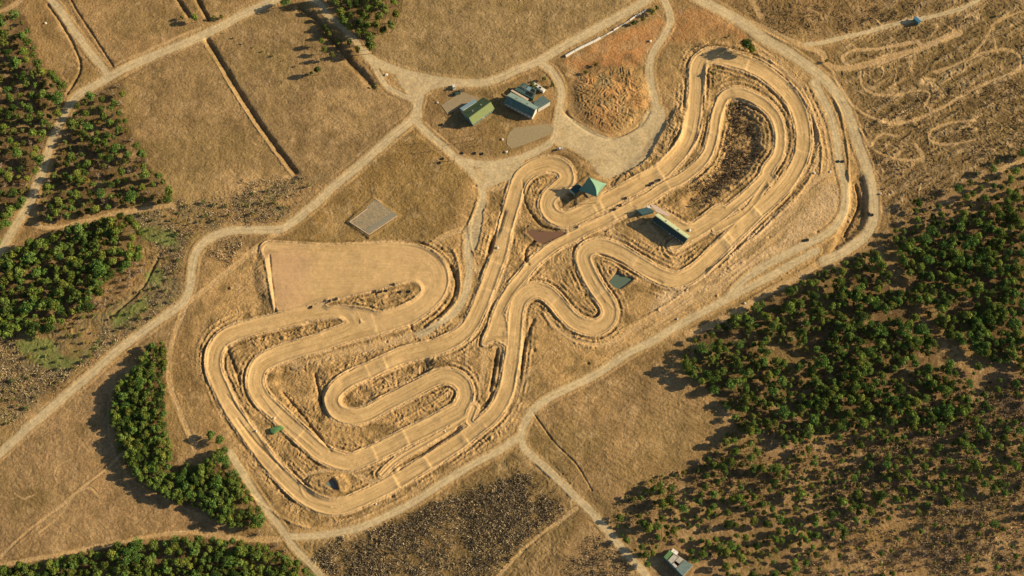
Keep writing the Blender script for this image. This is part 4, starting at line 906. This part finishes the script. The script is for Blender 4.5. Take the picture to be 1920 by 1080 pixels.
for rk, k, u, v, s, gi, a, b in cand:
    if cnt[k] >= (285 if k == 'pine' else 170): FAR.append((k, u, v, s)); continue
    cnt[k] += 1; vi = int(rng.integers(len(KINDS[k]))); size = 'broad' if s > 1.05 else 'mid-sized' if s > .85 else 'small'
    hue = 'yellow green' if vi % 2 else 'deep green'; kw = {'pine': 'pine', 'bush': 'bushy tree', 'tall': 'tall pine'}[k]
    cw = COLW[min(4, max(0, int((a+1)*2.5)))]; rw = ROWW[min(4, max(0, int((b+1)*2.5)))]
    chosen.append([f'{size} {hue} {kw}, {cw} {rw} of the {GROVES[gi][0]}', k, u, v, s, vi, gi, kw])
byl = {}
for c in chosen: byl.setdefault(c[0], []).append(c)
ORD = ('first', 'second', 'third', 'fourth', 'fifth', 'sixth', 'seventh', 'eighth', 'ninth', 'tenth', 'eleventh', 'twelfth', 'thirteenth', 'fourteenth', 'fifteenth')
for lab, L in byl.items():
    L.sort(key=lambda c: c[2])
    for i, (l, k, u, v, s, vi, gi, kw) in enumerate(L):
        if len(L) == 2: l += (', left one', ', right one')[i]
        elif len(L) > 2: l = l.replace(' of the ', ', ')+f', {ORD[min(i, 14)]} from left'
        place(k, u, v, s, {'pine': 'pine_tree', 'bush': 'bushy_tree', 'tall': 'tall_pine_tree'}[k], l, 'tree', f'{kw}s of the {GROVES[gi][0]}', vi=vi)
ONE = [
 ('tall', 595, 130, .8, 'lone tall tree in the brown field casting a long shadow'),
 ('bush', 583, 137, .7, 'small tree close beside the lone tall tree in the brown field'),
 ('bush', 703, 160, .6, 'small round tree at the lower end of the roadside ditch'),
 ('pine', 536, 4, .9, 'round green tree on the bend of the road at the top edge'),
 ('bush', 342, 33, .8, 'left one of two green trees beside the twin ditches at the top'),
 ('pine', 365, 34, .8, 'pointed green tree at the end of the first ditch at the top'),
 ('bush', 401, 34, .7, 'small tree just right of the second ditch at the top'),
 ('bush', 416, 32, .8, 'rounded tree nearest the road at the top left'),
 ('pine', 1398, 84, 1.15, 'dense dark green tree standing alone above the top hairpin'),
 ('pine', 1408, 92, .9, 'smaller pine leaning against the tree above the top hairpin'),
 ('bush', 1366, 67, .35, 'tiny yellow green bush on the orange ground'),
 ('bush', 1334, 137, .7, 'olive bush on the left inside the top hairpin'),
 ('bush', 1346, 128, .35, 'tiny bright bush right of the olive one inside the top hairpin'),
 ('bush', 1372, 192, .65, 'dark bush at the top end of the black hollow'),
 ('bush', 1550, 114, .6, 'round dark bush in the island of the dirt junction'),
 ('bush', 1303, 383, .5, 'bright green bush at the lower edge of the black hollow'),
 ('bush', 1880, 27, .5, 'lone green bush among the old trails at the top right'),
 ('bush', 1098, 135, .6, 'yellow green bush on the mound below the orange ground'),
 ('bush', 1118, 120, .7, 'olive bush above the mound right of the side lane'),
 ('bush', 1000, 160, .9, 'dusty olive tree right behind the patched shed'),
 ('bush', 1020, 148, .9, 'dusty olive tree touching the lane behind the white trailer'),
 ('bush', 1035, 160, .8, 'dusty olive tree between the trailer and the compound lane'),
 ('bush', 1190, 42, .9, 'yellow green shrub hugging the middle of the white wall'),
 ('bush', 1206, 36, .8, 'olive shrub near the upper end of the white wall'),
 ('bush', 1222, 22, 1.0, 'dark bushy tree at the upper end of the white wall'),
 ('bush', 1232, 14, .9, 'dark tree between the white wall and the top lane'),
 ('pine', 395, 815, .85, 'upper one of the two trees shading the sandy lane'),
 ('pine', 412, 824, .7, 'small pine right of the tree shading the sandy lane'),
 ('pine', 410, 850, .85, 'lower lone pine with its shadow on the sandy lane'),
 ('bush', 848, 165, .5, 'small bush beside the white car above the lot'),
 ('pine', 1258, 938, 1.05, 'large dark pine standing out in the scattered wood by the lower road'),
 ('pine', 1242, 945, 1.0, 'broad pine left of the darkest pine near the lower road'),
 ('pine', 1215, 990, .9, 'dense pine right beside the shaded lower road'),
 ('bush', 1297, 1045, .8, 'yellow green tree touching the derelict building'),
 ('bush', 1890, 345, .7, 'bush on the slope below the grey road end at right'),
 ('tall', 608, 48, .65, 'slim tree left of the lane at the start of the roadside row'),
 ('tall', 617, 62, .7, 'leaning slim tree, second of the roadside row'),
 ('bush', 632, 75, .9, 'dark low tree over the ditch beside the lane'),
 ('tall', 604, 78, .65, 'yellowing tree on the field edge left of the ditch'),
 ('tall', 612, 55, .6, 'pale slim tree on the field edge of the ditch'),
 ('tall', 608, 92, .7, 'yellow green tree on the field edge, middle of the ditch row'),
 ('tall', 622, 102, .75, 'dark tree on the field edge casting a wide shadow'),
 ('bush', 640, 112, .35, 'tiny yellow bush at the field edge ditch'),
 ('tall', 655, 80, .7, 'tree between ditch and lane above the bend'),
 ('tall', 671, 93, .8, 'olive tree over the narrow lane before the junction'),
 ('tall', 690, 82, .85, 'big yellow green tree on the right side of the narrow lane'),
 ('tall', 682, 60, .8, 'tree right of the lane below the pine clump'),
]
for k, u, v, s, lab in ONE: place(k, u, v, s, {'pine': 'pine_tree', 'bush': 'bushy_tree', 'tall': 'tall_tree'}[k], lab, 'tree')
# leafless trees and brush
for poly, n, md, seed, words in ((FLOORS[1], 60, 12, 31, 'open upper left wood'), (FLOORS[0], 45, 12, 32, 'top left corner wood'),
        ([(1540,880),(1700,800),(1850,740),(1940,700),(1940,1090),(1500,1090),(1560,1000)], 120, 15, 33, 'brown lower right scrub'),
        ([(180,520),(235,500),(270,470),(275,500),(215,560),(160,600),(130,600)], 30, 12, 35, 'dense roadside wood'),
        ([(480,1000),(540,1030),(600,1085),(430,1085)], 22, 13, 36, 'lower left pine strip')):
    pts = [p for p in scatter(poly, n, md, seed) if -5 < p[0] < 1925 and -5 < p[1] < 1085]; pts.sort()
    if not pts: continue
    v0, v1 = min(p[1] for p in pts), max(p[1] for p in pts); d = {}
    for i, (u, v) in enumerate(pts):
        s = float(rng.uniform(.6, 1.15)); col = ROWW[min(4, int((v-v0)/(v1-v0+1)*5))]; cw = COLW[min(4, int((u-pts[0][0])/(pts[-1][0]-pts[0][0]+1)*5))]
        d.setdefault(('large' if s > .88 else 'small')+f' leafless tree, {cw} {col} of the {words}', []).append((u, v, s))
    for lab, L in d.items():
        for i, (u, v, s) in enumerate(L):
            l = lab if len(L) == 1 else lab+(', left one', ', right one')[i] if len(L) == 2 else lab.replace(' of the ', ', ')+f', {ORD[min(i, 14)]} from left'
            place('bare', u, v, s, 'bare_tree', l, 'tree', 'leafless trees of the '+words)
for i, (u, v) in enumerate(sorted(((805, 285), (830, 281), (790, 268), (840, 302), (852, 301), (884, 255), (899, 262), (905, 272), (868, 268), (1128, 118), (780, 253), (850, 308)))):
    s = .45; x, y = P(u, v); o = empty('sapling', (float(x), float(y), hz(x, y)), i, f'thin bare sapling, {ORD[i]} from the left around the lane below the green roofed house', 'sapling', 'bare saplings around the lower compound lane')
    mb = MB(); mb.tube([(0, 0, -.3), (.1, 0, 2.5), (.05, .1, 5.2)], .13, 5, .04); mb.build('trunk', M_bark, o)
    mb = MB()
    for j in range(7): a = j*2.4; mb.tube([(.08, 0, 1.6+j*.5), (.9*math.cos(a), .9*math.sin(a), 2.3+j*.5)], .05, 4, .02)
    mb.build('branch', M_bark, o)
# stuff: the remaining wood as one object
def merge(items, name, label, m, kinds=None):
    Vs, Cs = [], []
    for k, u, v, s in items:
        L = KINDS[k]; V_, C_ = L[int(rng.integers(len(L)))][2:4]
        hh = {'pine': 5.6, 'bush': 2.6, 'tall': 7.5, 'bare': 2.2}[k]*s; x, y = P(u, v, hh); a = rng.uniform(0, 6.28); c_, s_ = math.cos(a)*s, math.sin(a)*s
        W_ = np.stack([V_[:, 0]*c_-V_[:, 1]*s_+x, V_[:, 0]*s_+V_[:, 1]*c_+y, V_[:, 2]*s+hz(x, y)], 1); Vs.append(W_); Cs.append(C_*rng.uniform(.8, 1.2))
    V_ = np.vstack(Vs); me = fast_mesh(name, V_, np.arange(len(V_)).reshape(-1, 4), {'leaf': np.vstack(Cs)}, m); o = new_obj(name, me)
    return tag(o, label, name.replace('_', ' '), kind='stuff')
merge(FAR, 'woodland', 'remaining smaller pines and bushes filling in the woods around the circuit', M_leaf)
# brush: tangles of pale twigs
def brush(polys, name, label, col, hgt=1.3, bend=1.0):
    Vs, Cs = [], []; g = np.random.default_rng(hash_(name+label))
    for poly, dens, holes in polys:
        q = smooth(poly, True, 15); us, vs_ = q[:, 0], q[:, 1]; ql = [tuple(p) for p in q]
        ar = (us.max()-us.min())*(vs_.max()-vs_.min()); n = int(ar*dens)
        uu = g.uniform(us.min(), us.max(), n); vv = g.uniform(vs_.min(), vs_.max(), n); keep = np.zeros(n, bool)
        for i in range(n):
            if in_poly(uu[i]+26*pick(n_mid, uu[i], vv[i])+g.normal()*4, vv[i]+26*pick(n_sm, uu[i], vv[i])+g.normal()*4, ql) and not any(in_poly(uu[i], vv[i], h) for h in holes): keep[i] = min(pick(Rd.d, uu[i], vv[i]), pick(Pa.d, uu[i], vv[i])*2, pick(T.d, uu[i], vv[i])) > 4 and pick(n_mid, uu[i], vv[i])+.5*pick(n_sm, uu[i], vv[i]) > g.uniform(-.5, .12)
        uu, vv = uu[keep], vv[keep]; xx, yy = P(uu, vv)
        for x, y in zip(xx, yy):
            z = hz(x, y); m = int(g.integers(9, 16)); sc = g.uniform(.4, 1.0)+.8*g.random()**3
            a = g.uniform(0, 6.28, m); el = g.uniform(.1, 1.1, m); l = sc*g.uniform(.5, 1.5, m)
            d = np.stack([np.cos(a)*np.cos(el), np.sin(a)*np.cos(el), np.sin(el)], 1); p0 = np.array([x, y, z-.1])+g.normal(size=(m, 3))*[.8, .8, .12]*sc
            p1 = p0+d*l[:, None]*[1, 1, hgt]; t = np.cross(d, g.normal(size=(m, 3))); t /= np.linalg.norm(t, axis=1)[:, None]; wd = g.uniform(.08, .22, m)[:, None]
            Vs.append(np.stack([p0-t*wd, p0+t*wd, p1+t*wd*.5, p1-t*wd*.5], 1).reshape(-1, 3)); Cs.append(np.repeat(np.array(col)*g.choice([.6, 1, 1.35])*g.uniform(.6, 1.4, (m, 1)), 4, 0))
    V_ = np.vstack(Vs); me = fast_mesh(name, V_, np.arange(len(V_)).reshape(-1, 4), {'leaf': np.vstack(Cs)}, M_twig); o = new_obj(name, me)
    return tag(o, label, name.replace('_', ' '), kind='stuff')
MEADOWS = [[(262,428),(300,426),(333,440),(333,460),(300,458),(268,447)], [(272,515),(295,502),(310,515),(302,532),(278,532)], [(212,587),(250,568),(275,553),(277,577),(240,602),(213,612)], [(30,640),(90,636),(112,665),(150,668),(190,630),(182,652),(130,692),(83,690),(48,672)]]
brush([([(250,400),(330,388),(420,373),(480,353),(540,333),(583,335),(572,365),(545,395),(520,412),(470,418),(420,422),(385,435),(350,465),(345,505),(330,560),(300,588),(262,612),(270,560),(290,500),(262,470),(270,430),(245,415)], .055, MEADOWS),
       ([(-20,625),(40,632),(60,680),(110,695),(150,680),(200,640),(260,610),(205,655),(155,692),(100,730),(50,770),(-20,800)], .06, MEADOWS),
       ([(160,640),(210,600),(250,600),(200,640)], .04, MEADOWS), ([(385,455),(440,440),(470,450),(450,480),(420,505),(395,480)], .05, ())],
      'brushwood', 'pale grey tangle of cut branches along the winding road', (.36, .28, .17), .8)
brush([([(590,1030),(700,1000),(830,945),(990,890),(1040,925),(1060,950),(1020,985),(960,1040),(900,1090),(640,1090)], .08, ()),
       ([(1540,900),(1700,830),(1850,760),(1940,740),(1940,1090),(1480,1090),(1560,1000)], .03, ()),
       ([(1140,1000),(1190,1060),(1170,1090),(1060,1090),(1080,1050)], .03, ())],
      'scrub', 'grey brown leafless scrub in rows below the circuit', (.32, .25, .155), 1.1)
brush([([(1370,185),(1400,193),(1425,235),(1425,285),(1400,320),(1368,350),(1320,383),(1268,388),(1300,352),(1350,318),(1362,260)], .10, ()),
       ([(1540,60),(1590,45),(1660,25),(1700,-5),(1720,-5),(1690,20),(1640,40),(1560,68)], .07, ()),
       ([(1300,85),(1390,90),(1380,100),(1300,97)], .05, ())],
      'dead_brush', 'blackish dead brush filling the hollow inside the upper loop', (.19, .14, .09), .9)
brush([([(1640,210),(1760,170),(1900,150),(1940,280),(1800,345),(1700,420),(1660,380),(1630,280)], .02, ()), ([(1600,40),(1900,-10),(1930,100),(1750,130),(1620,90)], .008, ()), ([(1380,10),(1600,10),(1520,70),(1440,45)], .02, ()),
       ([(1380,815),(1500,800),(1700,765),(1860,710),(1940,690),(1940,800),(1700,880),(1540,930),(1300,960),(1160,990),(1180,930),(1330,860)], .022, ())],
      'dry_shrubs', 'low dark brown shrubs dotting the rough land at right', (.27, .195, .10), .9)
# ------------------------------------------------------------------ small things
def tyre(u, v, label, group):
    p = ground_pt(u, v); mb = MB(); n, m = 12, 6
    for i in range(n):
        for j in range(m):
            a, b = 2*math.pi*i/n, 2*math.pi*j/m; r = .55+.2*math.cos(b); mb.v.append((r*math.cos(a), r*math.sin(a), .2*math.sin(b)))
    for i in range(n):
        for j in range(m): mb.f.append((i*m+j, ((i+1) % n)*m+j, ((i+1) % n)*m+(j+1) % m, i*m+(j+1) % m))
    o = mb.build('tyre', M_rubber, sm=True); o.location = p+Vector((0, 0, .2)); o.scale = (1.3, 1.3, 1.6); tag(o, label, 'tyre', group)
def tyres(L, place_, group):
    L = sorted(L)
    for i, (u, v) in enumerate(L): tyre(u, v, f'black tyre, {ORD[i]} from the left {place_}', group)
tyres(((703, 548), (714, 548), (724, 547), (738, 535), (618, 566), (631, 562), (767, 548), (750, 549), (583, 576)), 'on the tufted island inside the start straight', 'tyres on the island of the start straight')
tyres(((1218, 347), (1224, 343), (1236, 338), (1173, 372), (1163, 385), (1152, 393)), 'between the two lanes right of the tent canopy', 'tyres between the lanes by the tent canopy')
tyres(((866, 287), (890, 287), (828, 234), (904, 288), (830, 298), (824, 306)), 'below the green roofed house', 'tyres below the green roofed house')
tyres(((1571, 303), (1580, 303), (1629, 401), (1635, 403), (1514, 450), (1508, 451)), 'on the roads of the right hand bend', 'tyres on the right hand roads')
ROCKS = [(949, 285, .9, 'pale boulder with a dark hollow above the lower compound lane'), (942, 262, .9, 'pale triangular boulder left of the asphalt lot'), (1219, 77, 1.0, 'round white boulder on the orange ground'), (820, 193, .7, 'white boulder at the left corner of the parking lot'),
 (514, 784, .7, 'white boulder above the green tarpaulin'), (480, 808, .6, 'small white boulder left of the green tarpaulin'), (933, 465, .8, 'pale boulder in the dark ditch by the straight'), (1526, 325, .9, 'pale boulder at the end of the sandy branch'), (1556, 322, .8, 'pale boulder left of the grey road crossing'),
 (834, 809, .5, 'small pale boulder on the long island of the lower loop'), (1293, 432, .9, 'pale rounded boulder by the end of the long shed'), (1650, 364, .7, 'pale boulder on the outer edge of the right bend'), (1270, 598, .6, 'small white boulder by the diagonal road'), (705, 945, .5, 'small pale stone below the pond island'), (975, 1, .6, 'pale boulder at the top edge by the hedge'), (1396, 569, .7, 'white boulder left of the big pine wood'), (86, 44, .8, 'pale boulder on the dirt strip at the top left'), (724, 140, 1.0, 'grey white heap in the junction triangle')]
for i, (u, v, s, lab) in enumerate(ROCKS):
    g = random.Random(i); mb = MB(); n, m = 9, 5
    for j in range(m+1):
        for k in range(n):
            a = 2*math.pi*k/n; b = math.pi*j/m; r = s*g.uniform(.8, 1.2); mb.v.append((r*math.sin(b)*math.cos(a), r*math.sin(b)*math.sin(a), .7*r*math.cos(b)))
    for j in range(m):
        for k in range(n): mb.f.append((j*n+k, (j+1)*n+k, (j+1)*n+(k+1) % n, j*n+(k+1) % n))
    o = mb.build('boulder', M_rock); o.location = ground_pt(u, v)+Vector((0, 0, .2)); tag(o, lab, 'rock')
# fence lines on the top field and hedge
def fence(pts, label, nm='fence'):
    q = smooth(pts, False, 9); r = empty(nm, ground_pt(*q[0]), 0, label, 'fence'); W_ = [ground_pt(*p) for p in q]; mb = MB()
    for p in W_[::1]:
        m_ = MB(); m_.tube([p-Vector((0, 0, .3)), p+Vector((0, 0, 1.2))], .09, 5); sub(r, m_, 'post', M_wood)
    for h in (.5, 1.0): mb.tube([p+Vector((0, 0, h)) for p in W_], .035, 4)
    sub(r, mb, 'rail', M_wood)
fence([(130, 0), (150, 32), (180, 78), (212, 127)], 'post and rail fence along the right side of the upper left lane')
fence([(1405, 108), (1440, 124), (1475, 146), (1492, 165)], 'dark post fence along the outside of the top hairpin')
fence([(236, 150), (290, 120), (345, 97), (380, 82)], 'wooden fence at the top edge of the large tan field')
hp = smooth([(418, 62), (450, 78), (500, 100), (540, 118), (562, 128)], False, 9)
for i, (u, v) in enumerate(hp[::2]):
    s = .22+.06*(i % 3); place('bush', float(u), float(v), s, 'hedge_bush', f'low yellow green bush, {ORD[i % 10]} along the thin hedge line crossing the brown field', 'bush', 'bushes of the thin hedge line')
